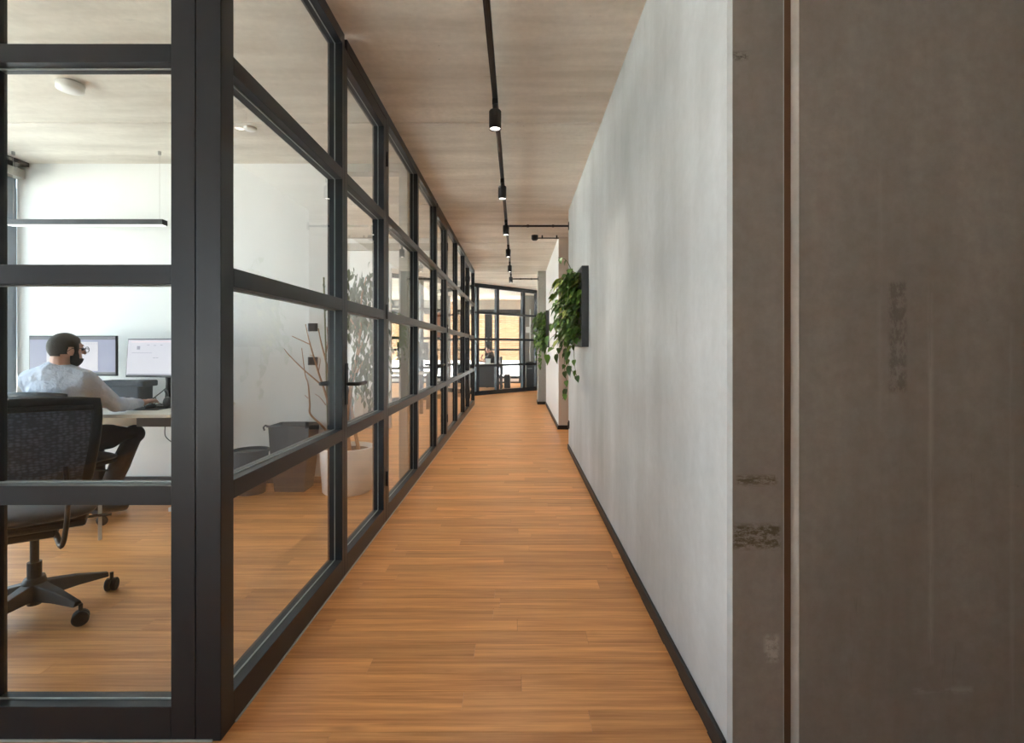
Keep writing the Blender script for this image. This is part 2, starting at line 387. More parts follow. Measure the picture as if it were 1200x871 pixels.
# wall's end face in the darker slab concrete, a hair proud of the plaster
MB().prism([(XR+c, E-0.001), (sx_(917.5), E-0.001), (sx_(917.5), E+0.03), (XR+c, E+0.03)], 0, CEIL).build('end_face', 'slab', wr)
wf = empty('wall_facing'); tag(wf, 'large dark raw concrete wall slab facing the viewer past the groove', 'wall', kind='structure')
gx = sx_(930)
MB().prism([(gx, E+0.014), (gx+0.015, E), (4.2, E), (4.2, E+0.25), (gx, E+0.25)], 0, CEIL).build('slab_panel', 'slab', wf)
MB().prism([(sx_(917.5), E+0.013), (gx+0.01, E+0.017), (gx+0.01, E+0.2), (sx_(917.5), E+0.2)], 0, CEIL).build('joint_strip', plain('joint_filler', (0.20, 0.11, 0.06), 0.8), wf)
MB().prism([(gx-0.0015, E+0.0125), (gx+0.0145, E-0.0015), (gx+0.0165, E-0.0003), (gx, E+0.0155)], 0, CEIL).build('pale_edge_strip', 'pale_edge', wf)  # thin paler strip laid over the slab's chamfered edge
w2 = empty('wall_passage'); tag(w2, 'white corridor wall beyond the side opening with end face coloured beige for warm light', 'wall', kind='structure')
bx('wall_panel', 'white', w2, 0.605, 0.75, 7.565, 10.95, 0, CEIL)
bx('end_face', 'beige', w2, 0.6052, 2.6, 7.56, 7.60, 0, CEIL)  # warm light on this face put into its beige colour
col = bx('wall_column', 'column', None, 0.435, 0.75, 10.9, 11.35, 0, CEIL, bevel=0.006); tag(col, 'slim bare concrete column at the end of the white wall', 'column', kind='structure')
o = bx('wall_corridor_end', 'white', None, 0.60, 0.75, 11.35, 14.5, 0, CEIL); tag(o, 'short white wall hidden behind the concrete column', 'wall', kind='structure')
o = bx('wall_side_room', 'beige', None, 2.6, 2.7, 1.8, 7.6, 0, CEIL); tag(o, 'beige side wall inside the opening off the corridor', 'wall', kind='structure')
def baseboard(name, mb, label):
    tag(mb.build(name, 'base', None, bevel=0.003), label, 'baseboard', kind='structure')
baseboard('baseboard_right', MB().box(XR-0.014, XR, E+0.012, 6.10, 0, 0.058).box(XR-0.014, XR+0.1, E-0.014, E+0.012, 0, 0.05), 'black baseboard along the pale concrete corridor wall')
baseboard('baseboard_facing', MB().box(XR+0.1, 4.1, E-0.016, E, 0, 0.05), 'black baseboard under the dark concrete wall slab')
baseboard('baseboard_passage', MB().box(0.591, 0.605, 7.546, 10.9, 0, 0.06).box(0.591, 2.5, 7.546, 7.56, 0, 0.06), 'black baseboard along the white wall past the opening')
baseboard('baseboard_column', MB().box(0.421, 0.59, 10.886, 10.9, 0, 0.06).box(0.421, 0.435, 10.886, 11.35, 0, 0.06), 'black baseboard around the concrete column')

# ------------------------------------------------------------------ glazed partitions
LOC = lambda ax, a0, a1, d0, d1: ((a0, a1, d0, d1) if ax == 'x' else (d0, d1, a0, a1))
def seg(name, mat, par, ax, a0, a1, d0, d1, z0, z1, bevel=0.0015):
    x0, x1, y0, y1 = LOC(ax, a0, a1, d0, d1)
    return bx(name, mat, par, x0, x1, y0, y1, z0, z1, bevel)
def pane(par, ax, a0, a1, dm, z0, z1, mat='glass'):
    seg('pane', mat, par, ax, a0-0.008, a1+0.008, dm-0.005, dm+0.005, z0-0.008, z1+0.008, 0)
    for (p0, p1, q0, q1) in ((a0, a1, z0, z0+0.003), (a0, a1, z1-0.003, z1), (a0, a0+0.003, z0, z1), (a1-0.003, a1, z0, z1)):
        pass
def gasket(par, ax, a0, a1, dm, z0, z1):
    mb = MB(); t = 0.004
    for (p0, p1, q0, q1) in ((a0, a1, z0, z0+t), (a0, a1, z1-t, z1), (a0, a0+t, z0+t, z1-t), (a1-t, a1, z0+t, z1-t)):
        x0, x1, y0, y1 = LOC(ax, p0, p1, dm-0.0022, dm+0.0022); mb.box(x0, x1, y0, y1, q0, q1)
    mb.build('glazing_seal', 'seal', par)
wl = empty('wall_left'); tag(wl, 'long black-framed glazed partition with horizontal bars along the corridor', 'glass wall', kind='structure')
dm = (XL+XLI)/2
def lever(par, ax_y, h, side, out):
    """black lever handle on stile at y=ax_y, pointing to +y"""
    x = XL if out > 0 else XLI
    hd = MB().box(min(x, x+out*0.006), max(x, x+out*0.006), ax_y-0.017, ax_y+0.017, h-0.11, h+0.11).build('handle_plate', 'black', par, bevel=0.002)
    MB().tube([(x, ax_y, h), (x+out*0.055, ax_y, h)], 0.010, 10).tube(arc((x+out*0.05, ax_y, h), (x+out*0.062, ax_y, h), (x+out*0.062, ax_y+side*0.02, h), 5)+[(x+out*0.062, ax_y+side*0.135, h)], 0.0105, 10).build('handle', 'black', hd, smooth=True)
names = ['next to the corner post', 'midway along the corridor', 'farthest down the corridor']
dn = 0
for i in range(9):
    a, b = POSTS[i], POSTS[i+1]
    isd = i in DOORS; nxtd = (i+1) in DOORS
    if isd:
        a1, b0 = a, b-0.072                  # posts: previous module leaves a slim post before a
        seg('mullion', 'frame', wl, 'y', b0, b, XLI, XL, 0, CEIL)
        seg('rail', 'frame', wl, 'y', a1, b0, XLI, XL, 2.782, CEIL)
        dn += 1
        d = empty('door_%d' % dn, (XL, b0, 0)); tag(d, 'black-framed glass door leaf with lever handle, ' + names[dn-1], 'door', kind='structure')
        bpy.context.view_layer.update()
        s0, s1 = a1-0.038, b0-0.003; t = 0.062
        seg('stile', 'frame', d, 'y', s0, a1+0.004, XLI, XL, 0.006, 2.776); seg('stile', 'frame', d, 'y', s1-t, s1, XLI, XL, 0.006, 2.776)
        rr = [(0.006, 0.105)]+RAILS[1:4]+[(2.70, 2.776)]
        for (z0, z1) in rr: seg('rail', 'frame', d, 'y', a1+0.004, s1-t, XLI, XL, z0, z1)
        for (r0, r1) in zip(rr, rr[1:]):
            pane(d, 'y', a1+0.004, s1-t, dm, r0[1], r1[0]); gasket(d, 'y', a1+0.004, s1-t, dm, r0[1], r1[0])
        lever(d, a1-0.017, 1.01, 1, 1); lever(d, a1-0.017, 1.01, 1, -1)
        for h in (0.3, 1.45, 2.5): MB().tube([(XL+0.006, s1+0.002, h-0.05), (XL+0.006, s1+0.002, h+0.05)], 0.007, 8).build('hinge', 'black', d, smooth=True)
    else:
        m0 = b-(0.076 if nxtd else 0.060); m1 = b-0.041 if nxtd else b
        seg('mullion', 'frame', wl, 'y', m0, m1, XLI, XL, 0, CEIL)
        for (z0, z1) in RAILS: seg('rail', 'frame', wl, 'y', a, m0, XLI, XL, z0, z1)
        for (r0, r1) in zip(RAILS, RAILS[1:]):
            pane(wl, 'y', a, m0, dm, r0[1], r1[0]); gasket(wl, 'y', a, m0, dm, r0[1], r1[0])
bx('floor_profile', 'seal', wl, XL, XL+0.004, 1.64, 10.8, 0, 0.006)
# front partition, meeting the corridor partition at a double corner post
wfr = empty('wall_front'); tag(wfr, 'black-framed glazed office front with heavy double corner post facing the viewer', 'glass wall', kind='structure')
bx('corner_post', 'frame', wfr, -1.058, -0.9835, YF0, YF1, 0, CEIL, 0.002)
bx('corner_post', 'frame', wfr, -0.9815, XL, YF0, YF1, 0, CEIL, 0.002)
fx = -1.058; dmf = (YF0+YF1)/2
while fx > XW+0.3:
    x0 = max(fx-0.568, XW+0.08)
    for (z0, z1) in RAILS: seg('rail', 'frame', wfr, 'x', x0, fx, YF0, YF1, z0, z1)
    for (r0, r1) in zip(RAILS, RAILS[1:]):
        pane(wfr, 'x', x0, fx, dmf, r0[1], r1[0], 'fglass'); gasket(wfr, 'x', x0, fx, dmf, r0[1], r1[0])
    seg('mullion', 'frame', wfr, 'x', max(x0-0.064, XW), x0, YF0, YF1, 0, CEIL)
    fx = x0-0.064
bx('floor_profile', 'seal', wfr, XW, -0.93, YF0-0.004, YF0, 0, 0.006)

# far angled partition
wfa = empty('wall_far', (-0.96, 13.0, 0), math.atan2(1.01, 1.0)); tag(wfa, 'angled black-framed glazed partition closing the far end of the corridor', 'glass wall', kind='structure')
bpy.context.view_layer.update()
def ang(name, mat, a0, a1, d0, d1, z0, z1, bevel=0.0015):
    o = link(name, MB().box(a0, a1, d0, d1, z0, z1).mesh(name), mat, None, bevel=bevel); o.parent = wfa; return o
tt = [-4.9, -3.85, -2.85, -1.75, -0.95, -0.0625, 0.635, 1.62, 2.17]; fw = 0.09
for i, t in enumerate(tt):
    ang('mullion', 'frame', t-fw/2, t+fw/2, 0, 0.09, 0, CEIL)
    if i+1 < len(tt):
        a, b = t+fw/2, tt[i+1]-fw/2
        for (z0, z1) in [(0, 0.105)]+RAILS[1:4]+[(2.74, CEIL)]: ang('rail', 'frame', a, b, 0, 0.09, z0, z1)
        rr = [(0, 0.105)]+RAILS[1:4]+[(2.74, CEIL)]
        for r0, r1 in zip(rr, rr[1:]): ang('pane', 'fglass', a-0.005, b+0.005, 0.04, 0.05, r0[1]-0.005, r1[0]+0.005, 0)

# ------------------------------------------------------------------ office walls
wb = empty('wall_back'); tag(wb, 'white office back wall behind the desk with a doorway at the plant', 'wall', kind='structure')
bx('wall_panel', 'white', wb, XW, -1.62, YB, YB+0.13, 0, CEIL)
bx('lintel', 'greytrim', wb, -1.62, -0.983, YB+0.005, YB+0.13, 2.765, CEIL)
bx('jamb', 'greytrim', wb, -1.055, -0.983, YB+0.005, YB+0.13, 0, 2.765)
bx('jamb', 'greytrim', wb, -1.622, -1.60, YB+0.004, YB+0.132, 0, 2.765)
baseboard('baseboard_back', MB().box(XW+0.05, -1.625, YB-0.014, YB, 0, 0.06), 'black baseboard under the white office back wall')
w3 = empty('wall_middle'); tag(w3, 'white wall of the second office seen through the doorway', 'wall', kind='structure')
bx('wall_panel', 'white', w3, XW, -1.9, 7.66, 7.74, 0, CEIL); bx('wall_panel', 'white', w3, -1.9, -1.1, 7.66, 7.74, 2.4, CEIL); bx('jamb', 'greytrim', w3, -1.1, -0.983, 7.66, 7.74, 0, CEIL)
bx('lintel', 'greytrim', w3, XW, -1.1, 7.60, 7.66, 2.655, 2.755)
# shell around the viewer
o = MB().box(-2.6, 4.2, -4.2, -4.1, 0, CEIL).box(XW, -2.6, -4.2, -4.1, 2.62, CEIL).build('wall_rear', 'slab'); tag(o, 'concrete wall closing the lobby behind the viewer', 'wall', kind='structure')
o = bx('wall_lobby', 'slab', None, 4.1, 4.2, -4.2, 1.475, 0, CEIL); tag(o, 'concrete side wall of the lobby beyond the slab', 'wall', kind='structure')
wn = empty('window_6'); tag(wn, 'wide dark-framed window added behind the viewer to light the facing wall', 'window', kind='structure')  # window added in the rear wall to light the facing wall
for x in (XW, -2.68): bx('mullion', 'frame', wn, x, x+0.08, -4.19, -4.11, 0.12, 2.62)
for z0, z1 in ((0, 0.12), (2.55, 2.62)): bx('frame', 'frame', wn, XW, -2.6, -4.185, -4.115, z0, z1)
for x0, x1 in ((XW+0.08, -2.68),): bx('pane', 'wglass', wn, x0-0.005, x1+0.005, -4.155, -4.145, 0.115, 2.56)
# far room shell
o = bx('wall_far_room', 'slab', None, 0.24, 3.0, 16.0, 16.2, 0, CEIL); tag(o, 'brownish concrete wall behind the dark cabinet in the far room', 'wall', kind='structure')
o = bx('wall_far_side', 'slab', None, 2.6, 2.75, 7.6, 16.0, 0, CEIL); tag(o, 'plain side wall closing off the rooms beyond the corridor', 'wall', kind='structure')
o = bx('wall_far_beam', 'column', None, XW, 0.3, 17.5, 17.8, 2.52, CEIL); tag(o, 'concrete beam over the far office window', 'beam', kind='structure')

# ------------------------------------------------------------------ windows
def window(n, y0, y1, label, posts, mat='frame'):
    wn = empty('window_%d' % n); tag(wn, label, 'window', kind='structure')
    bx('frame', mat, wn, XW-0.08, XW, y0, y1, 0.0, 0.12); bx('frame', mat, wn, XW-0.08, XW, y0, y1, 2.62, CEIL)
    ps = [y0+(y1-y0-0.09)*i/posts for i in range(posts+1)]
    for p in ps: bx('mullion', mat, wn, XW-0.08, XW+0.004, p, p+0.09, 0.12, 2.62)
    for a, b in zip(ps, ps[1:]): bx('pane', 'wglass', wn, XW-0.045, XW-0.033, a+0.085, b+0.005, 0.115, 2.625)
    return wn
window(1, -0.35, YF0, 'lobby window wall with dark frame beside the glazed office front', 2)
o = bx('wall_reflection_block', 'slab', None, XW-0.15, XW, -4.1, -0.35, 0, CEIL); tag(o, 'unseen solid wall added to keep bright window reflections off the front glass', 'wall', kind='structure')  # solid wall added out of view to cut reflections in the front glass
w_ = window(2, YF1, YB-0.005, 'tall office window beside the desk, daylight painted into its grey frame', 2, 'lit_frame')
bx('blind_box', 'greytrim', w_, XW, XW+0.08, YF1, YB-0.005, 2.70, 2.775); bx('blind_rail', 'black', w_, XW, XW+0.13, YF1, YB-0.02, 2.80, CEIL-0.005)
window(3, YB+0.13, 7.66, 'window wall of the second office', 2)
window(4, 7.74, 17.6, 'window wall of the third office', 6)
wn = empty('window_5'); tag(wn, 'far office window with dark frames looking out at timber cladding', 'window', kind='structure')
for x0, x1 in ((XW, XW+0.1), (-3.0, -2.85), (-1.12, -0.865), (0.05, 0.24)): bx('mullion', 'frame', wn, x0, x1, 17.52, 17.62, 0, 2.52)
for z0, z1 in ((0, 0.05), (0.16, 0.24), (1.11, 1.18), (2.37, 2.52)): bx('frame', 'frame', wn, XW, 0.24, 17.525, 17.61, z0, z1)
for x0, x1 in ((XW+0.1, -3.0), (-2.85, -1.12), (-0.865, 0.05)): bx('pane', 'wglass', wn, x0-0.005, x1+0.005, 17.56, 17.572, 0.235, 2.38)
for x in (-1.06, -0.93): MB().tube([(x, 17.50, 1.42), (x, 17.50, 1.56)], 0.014, 8).build('handle', 'chrome', wn, smooth=True)
o = bx('wall_far_plinth', 'white', None, XW, 0.24, 17.53, 17.6, 0.05, 0.16); tag(o, 'white plinth under the far office window', 'wall', kind='structure')

# ------------------------------------------------------------------ outside
g = bx('ground_paving', 'paving', None, -60, XW-0.16, -40, 60, -0.4, -0.2); tag(g, 'sunlit pale paving outside the office windows', 'ground', kind='structure')
g = bx('ground_terrace', 'terrace', None, XW-0.16, 30, 18.05, 60, -0.4, -0.2); tag(g, 'pale terrace beyond the far office window', 'ground', kind='structure')
g = bx('ground_forecourt', 'paving', None, XW-0.16, 30, -40, -4.25, -0.4, -0.2); tag(g, 'pale paving outside the added rear window', 'ground', kind='structure')
fa = empty('timber_building', (0, 24, -0.2)); tag(fa, 'neighbouring building with horizontal orange timber cladding outside the far window', 'building')
bpy.context.view_layer.update()
bx('wall', 'render', fa, -14, 10, 24.03, 28, -0.2, 8); 
for i in range(34):
    z = 0.62+i*0.215
    bx('board', 'facade', fa, -14, 10, 24.0, 24.03, z, z+0.208)

# ------------------------------------------------------------------ track lighting
XT = -0.14; ZT = 2.75
trk = empty('light_track', (XT, 2.0, ZT)); tag(trk, 'black lighting track running the length of the corridor ceiling', 'track'); bpy.context.view_layer.update()
mb = MB().box(XT-0.016, XT+0.016, -1.0, 11.0, ZT+0.0, ZT+0.034).box(XT-0.006, XT+0.006, -1.0, 11.0, ZT-0.003, ZT)
mb.build('rail', 'black', trk, bevel=0.002)
for y in (-0.4, 1.6, 3.9, 5.4, 6.9, 8.4, 9.9): MB().tube([(XT, y, ZT+0.03), (XT, y, CEIL)], 0.006, 8).build('hanger', 'black', trk)
def spot_head(i, y, label):
    e = empty('track_spotlight', (XT, y, ZT)); tag(e, label, 'spotlight', 'corridor track spotlights'); bpy.context.view_layer.update()
    MB().box(XT-0.017, XT+0.017, y-0.03, y+0.03, ZT-0.038, ZT-0.003).tube([(XT, y, ZT-0.038), (XT, y, ZT-0.075)], 0.016, 12).build('adapter', 'black', e, bevel=0.002)
    MB().lathe([(0.0, ZT-0.066), (0.034, ZT-0.066), (0.038, ZT-0.072), (0.038, ZT-0.182), (0.033, ZT-0.182), (0.031, ZT-0.172), (0.0, ZT-0.172)], (XT, y, 0), 24).build('housing', 'black', e, smooth=False)
    MB().lathe([(0.0, ZT-0.1735), (0.0305, ZT-0.1735), (0.0305, ZT-0.176), (0.012, ZT-0.177), (0.0, ZT-0.177)], (XT, y, 0), 20).build('lens', 'lens', e, smooth=True)
    l = bpy.data.lights.new('spot_beam', 'SPOT'); l.energy = SPOT_W; l.spot_size = R(125); l.spot_blend = 0.9; l.color = (1, 0.88, 0.74); l.shadow_soft_size = 0.03
    lo = bpy.data.objects.new('spot_beam', l); COL.objects.link(lo); lo.parent = e; lo.location = (0, 0, -0.19)
SPOT_W = 24
ords = ['nearest the viewer', 'second along the track', 'third along the track, where the cross pipe starts', 'fourth along the track', 'fifth along the track', 'last at the far end of the track']
for i in range(6): spot_head(i, 3.2+1.5*i, 'black cylindrical track spotlight with glowing lens, ' + ords[i])
def crossbar(y, x1, lab):
    e = empty('ceiling_pipe', (XT, y, 2.645)); tag(e, lab, 'pipe', 'cross pipes off the track'); bpy.context.view_layer.update()
    MB().tube([(XT+0.036, y, 2.645), (x1, y, 2.645)], 0.013, 12).build('pipe', 'black', e, smooth=True)
    MB().box(x1-0.008, x1, y-0.028, y+0.028, 2.60, 2.69).build('wall_plate', 'black', e, bevel=0.002)
    for f in (0.35, 0.75): MB().tube([(XT+(x1-XT)*f-0.012, y, 2.645), (XT+(x1-XT)*f+0.012, y, 2.645)], 0.017, 12).build('clip', 'black', e)
crossbar(6.06, XR, 'black pipe crossing from the third spotlight to the pale wall')
crossbar(10.7, 0.435, 'thin black pipe crossing from the last spotlight towards the column')
e = empty('ceiling_sensor', (0.25, 7.45, 2.80)); tag(e, 'small round black ceiling sensor on a thin conduit by the opening', 'sensor'); bpy.context.view_layer.update()
MB().lathe([(0.0, 2.765), (0.03, 2.765), (0.05, 2.785), (0.05, CEIL), (0.0, CEIL)], (0.25, 7.45, 0), 20).build('housing', 'black', e, smooth=True)
MB().tube([(0.29, 7.45, 2.80), (0.60, 7.45, 2.80)], 0.009, 8).build('conduit', 'black', e, smooth=True)
for x in (0.36, 0.57): MB().box(x-0.01, x+0.01, 7.44, 7.46, 2.79, CEIL).build('clip', 'black', e)
sk = empty('wall_socket', (XR, 6.02, 0.30)); tag(sk, 'small black socket low at the end of the pale concrete wall', 'socket'); bpy.context.view_layer.update()
bx('plate', 'black', sk, XR-0.012, XR, 5.99, 6.06, 0.255, 0.345, 0.002); bx('insert', 'plastic', sk, XR-0.018, XR-0.012, 6.0, 6.05, 0.275, 0.325, 0.002)

# ------------------------------------------------------------------ wall planters with trailing plants
def leaf_mesh(name, L, W, fold=0.25, droop=0.25, heart=True, mat='pothos'):
    prof = [(0.0, 0.10), (0.06, 0.62), (0.22, 1.0), (0.45, 0.90), (0.70, 0.52), (0.9, 0.15), (1.0, 0.0)] if heart else [(0, .05), (.15, .55), (.4, 1), (.65, .8), (.88, .3), (1, 0)]
    v = []; f = []
    for t, wd in prof:
        z = -droop*L*t*t; back = -0.10*L if (heart and 0 < t < 0.1) else 0
        v += [(-W/2*wd, t*L+back, z-fold*W/2*wd*-1), (0, t*L, z), (W/2*wd, t*L+back, z+fold*W/2*wd)]
    for i in range(len(prof)-1):
        a = 3*i; f += [(a, a+1, a+4, a+3), (a+1, a+2, a+5, a+4)]
    me = bpy.data.meshes.new(name); me.from_pydata(v, [], f); me.materials.append(M[mat])
    for p in me.polygons: p.use_smooth = True
    return me
LV = [leaf_mesh('leaf', 0.072, 0.052), leaf_mesh('leaf', 0.09, 0.058, 0.15, 0.4), leaf_mesh('leaf', 0.06, 0.043, 0.35, 0.15)]
LP = [leaf_mesh('leaf', 0.09, 0.05, 0.2, 0.3, True, 'pale_leaf')]
def planter(xw, y0, y1, z0, z1, label):
    e = empty('wall_planter', (xw, (y0+y1)/2, z0)); tag(e, label, 'planter', 'framed living planters on the corridor walls'); bpy.context.view_layer.update()
    t = 0.06; th = 0.05
    bx('frame_side', 'greyplastic', e, xw-t, xw-0.001, y0, y0+th, z0, z1, 0.003); bx('frame_side', 'greyplastic', e, xw-t, xw-0.001, y1-th, y1, z0, z1, 0.003)
    bx('frame_rail', 'greyplastic', e, xw-t, xw-0.001, y0+th, y1-th, z1-th, z1, 0.003); bx('frame_rail', 'greyplastic', e, xw-t, xw-0.001, y0+th, y1-th, z0, z0+th, 0.003)
    bx('back_panel', 'black', e, xw-0.02, xw-0.001, y0+th, y1-th, z0+th, z1-th)
    for k in range(3):
        zz = z0+0.08+k*0.2
        bx('pocket', 'black', e, xw-0.055, xw-0.021, y0+th+0.01, y1-th-0.01, zz, zz+0.09, 0.004)
    return e
def orient(d, up=None):
    d = Vector(d).normalized(); q = d.to_track_quat('Y', 'Z'); return q
def trailing(xw, y0, y1, z0, z1, label, seedv, nbush, trails, as_parts=True, big=1.0):
    rg = random.Random(seedv); e = empty('trailing_plant', (xw-0.06, (y0+y1)/2, (z0+z1)/2)); tag(e, label, 'plant', 'trailing plants in the wall planters'); bpy.context.view_layer.update()
    st = MB(); leaves = []
    for k in range(nbush):
        yy = rg.uniform(y0+0.07, y1-0.07); zz = rg.choice((z0+0.17, z0+0.36, z0+0.56, z0+0.56))+rg.uniform(-0.02, 0.03)
        out = rg.uniform(0.07, 0.25)*big; rise = rg.uniform(-0.10, 0.14); p0 = (xw-0.045, yy, zz)
        p2 = (xw-0.05-out, yy+rg.uniform(-0.10, 0.08), zz+rise-0.10); p1 = (xw-0.05-out*0.5, yy, zz+rise+0.06)
        pts = arc(p0, p1, p2, 6); st.tube(pts, [0.003]*7, 5)
        for j in (2, 3, 4, 5, 6):
            if rg.random() < 0.72: leaves.append((pts[j], (-rg.uniform(0.3, 1), rg.uniform(-0.9, 0.5), -rg.uniform(0.3, 1.1)), rg.uniform(0.75, 1.2)*big, rg.random() < 0.18))
    for (pts, n) in trails:
        pts = crv(pts, 6); st.tube(pts, [0.0028]*len(pts), 5)
        for j in range(n):
            p = pts[int((j+0.6)/n*(len(pts)-1))]
            s_ = 1 if j % 2 else -1
            leaves.append((p, (rg.uniform(-0.6, 0.2), s_*rg.uniform(0.3, 0.8)-0.2, -1.0), rg.uniform(0.8, 1.15)*big, False))
    st.build('stems', 'vine', e, smooth=True)
    fill = []
    for k in range(420):
        yy = rg.uniform(y0+0.03, y1-0.06); zz = rg.uniform(z0+0.06, z1-0.02); o_ = rg.uniform(0.05, 0.17)*big
        fill.append(((xw-o_, yy, zz), (-rg.uniform(0.2, 1), rg.uniform(-0.8, 0.6), -rg.uniform(0.1, 1.2)), rg.uniform(0.5, 0.95)*big))
    v = []; f = []
    for (p, d, s_) in fill:
        me = rg.choice(LV); mt = Matrix.Translation(Vector(p)) @ (orient(d) @ Euler((0, rg.uniform(-0.8, 0.8), 0)).to_quaternion()).to_matrix().to_4x4() @ Matrix.Scale(s_, 4)
        n = len(v); v += [tuple(mt @ x.co) for x in me.vertices]; f += [tuple(n+i for i in p_.vertices) for p_ in me.polygons]
    me = bpy.data.meshes.new('inner_foliage'); me.from_pydata(v, [], f); o = link('inner_foliage', me, 'pothos', e, smooth=True); o['kind'] = 'stuff'
    big_mb = []
    for (p, d, s_, pale) in leaves:
        me = rg.choice(LP if pale else LV)
        q = orient(d) @ Euler((0, rg.uniform(-0.6, 0.6), 0)).to_quaternion()
        mt = Matrix.Translation(Vector(p)) @ q.to_matrix().to_4x4() @ Matrix.Scale(s_, 4)
        if as_parts:
            o = link('leaf', me, None, e); o.matrix_basis = mt
        else: big_mb.append((me, mt))
    if not as_parts:
        v = []; f = []
        for me, mt in big_mb:
            n = len(v); v += [tuple(mt @ x.co) for x in me.vertices]; f += [tuple(n+i for i in p.vertices) for p in me.polygons]
        me = bpy.data.meshes.new('foliage'); me.from_pydata(v, [], f); o = link('foliage', me, 'pothos', e, smooth=True); o['kind'] = 'stuff'
    return e
planter(XR, 4.37, 5.05, 1.21, 1.905, 'dark square planter frame on the pale concrete corridor wall')
trailing(XR, 4.37, 5.05, 1.21, 1.905, 'lush green trailing plant spilling from the planter on the concrete wall', 5, 72,
    [([(XR-0.10, 4.62, 1.36), (XR-0.17, 4.6, 1.25), (XR-0.19, 4.58, 1.05), (XR-0.17, 4.6, 0.88), (XR-0.20, 4.6, 0.74)], 9),
     ([(XR-0.10, 4.75, 1.34), (XR-0.15, 4.76, 1.2), (XR-0.13, 4.75, 1.05), (XR-0.10, 4.74, 0.98)], 6),
     ([(XR-0.08, 4.55, 1.34), (XR-0.11, 4.52, 1.2), (XR-0.10, 4.5, 1.0), (XR-0.08, 4.48, 0.94)], 5),
     ([(XR-0.12, 4.9, 1.36), (XR-0.2, 4.95, 1.22), (XR-0.24, 4.98, 1.1)], 4), ([(XR-0.12, 4.5, 1.85), (XR-0.18, 4.5, 1.97), (XR-0.25, 4.52, 2.0)], 3),
     ([(XR-0.2, 4.7, 1.5), (XR-0.3, 4.75, 1.4), (XR-0.34, 4.8, 1.22), (XR-0.33, 4.8, 1.1)], 5)])
planter(0.605, 9.75, 10.43, 1.21, 1.92, 'dark planter frame on the white wall past the opening')
trailing(0.605, 9.75, 10.43, 1.21, 1.92, 'green trailing plant in the farther planter on the white wall', 11, 70,
    [([(0.52, 10.0, 1.3), (0.44, 10.0, 1.15), (0.42, 10.0, 0.95), (0.44, 10.0, 0.82)], 10), ([(0.5, 10.2, 1.3), (0.40, 10.2, 1.2), (0.36, 10.2, 0.95)], 8), ([(0.5, 9.85, 1.3), (0.45, 9.85, 1.1), (0.46, 9.85, 0.9)], 6)], as_parts=False)

# ------------------------------------------------------------------ office fittings
e = empty('smoke_detector', (-2.76, 3.16, CEIL)); tag(e, 'white round smoke detector on the office ceiling', 'detector'); bpy.context.view_layer.update()
MB().lathe([(0, CEIL-0.012), (0.055, CEIL-0.012), (0.055, CEIL), (0, CEIL)], (-2.76, 3.16, 0), 28).build('base', 'greytrim', e, smooth=False)
MB().lathe([(0, CEIL-0.055), (0.060, CEIL-0.053), (0.070, CEIL-0.046), (0.073, CEIL-0.012), (0, CEIL-0.012)], (-2.76, 3.16, 0), 28).build('cover', 'pot', e, smooth=True)
e = empty('ceiling_disc', (-1.99, 3.81, CEIL)); tag(e, 'small flat white disc on the ceiling above the doorway side', 'detector'); bpy.context.view_layer.update()
MB().lathe([(0, CEIL-0.02), (0.035, CEIL-0.02), (0.045, CEIL-0.012), (0.045, CEIL), (0, CEIL)], (-1.99, 3.81, 0), 24).build('cover', 'pot', e, smooth=True)
def pendant(x0, x1, y, z, lab):
    e = empty('pendant_lamp', ((x0+x1)/2, y, z)); tag(e, lab, 'lamp'); bpy.context.view_layer.update()
    bx('housing', 'black', e, x0, x1, y-0.033, y+0.033, z, z+0.043, 0.002); bx('diffuser', 'diff', e, x0+0.01, x1-0.01, y-0.026, y+0.026, z-0.004, z+0.001)
    for x in (x0+0.045, x1-0.045):
        MB().tube([(x, y, z+0.04), (x, y, CEIL-0.02)], 0.0012, 5).build('wire', 'greytrim', e); MB().lathe([(0, CEIL-0.03), (0.012, CEIL-0.03), (0.012, CEIL), (0, CEIL)], (x, y, 0), 10).build('ceiling_hook', 'greytrim', e)
pendant(-4.25, -2.94, 4.27, 2.225, 'long slim black pendant lamp hanging over the desk')
for z, lab in ((1.39, 'upper small black switch plate on the white wall by the plant'), (1.09, 'lower small black switch plate on the white wall by the plant')):
    e = empty('wall_switch', (-1.815, YB, z)); tag(e, lab, 'switch', 'switch plates by the doorway'); bpy.context.view_layer.update()
    bx('plate', 'black', e, -1.86, -1.775, YB-0.012, YB, z-0.042, z+0.03, 0.003); bx('rocker', 'plastic', e, -1.845, -1.79, YB-0.017, YB-0.012, z-0.03, z+0.018, 0.002)

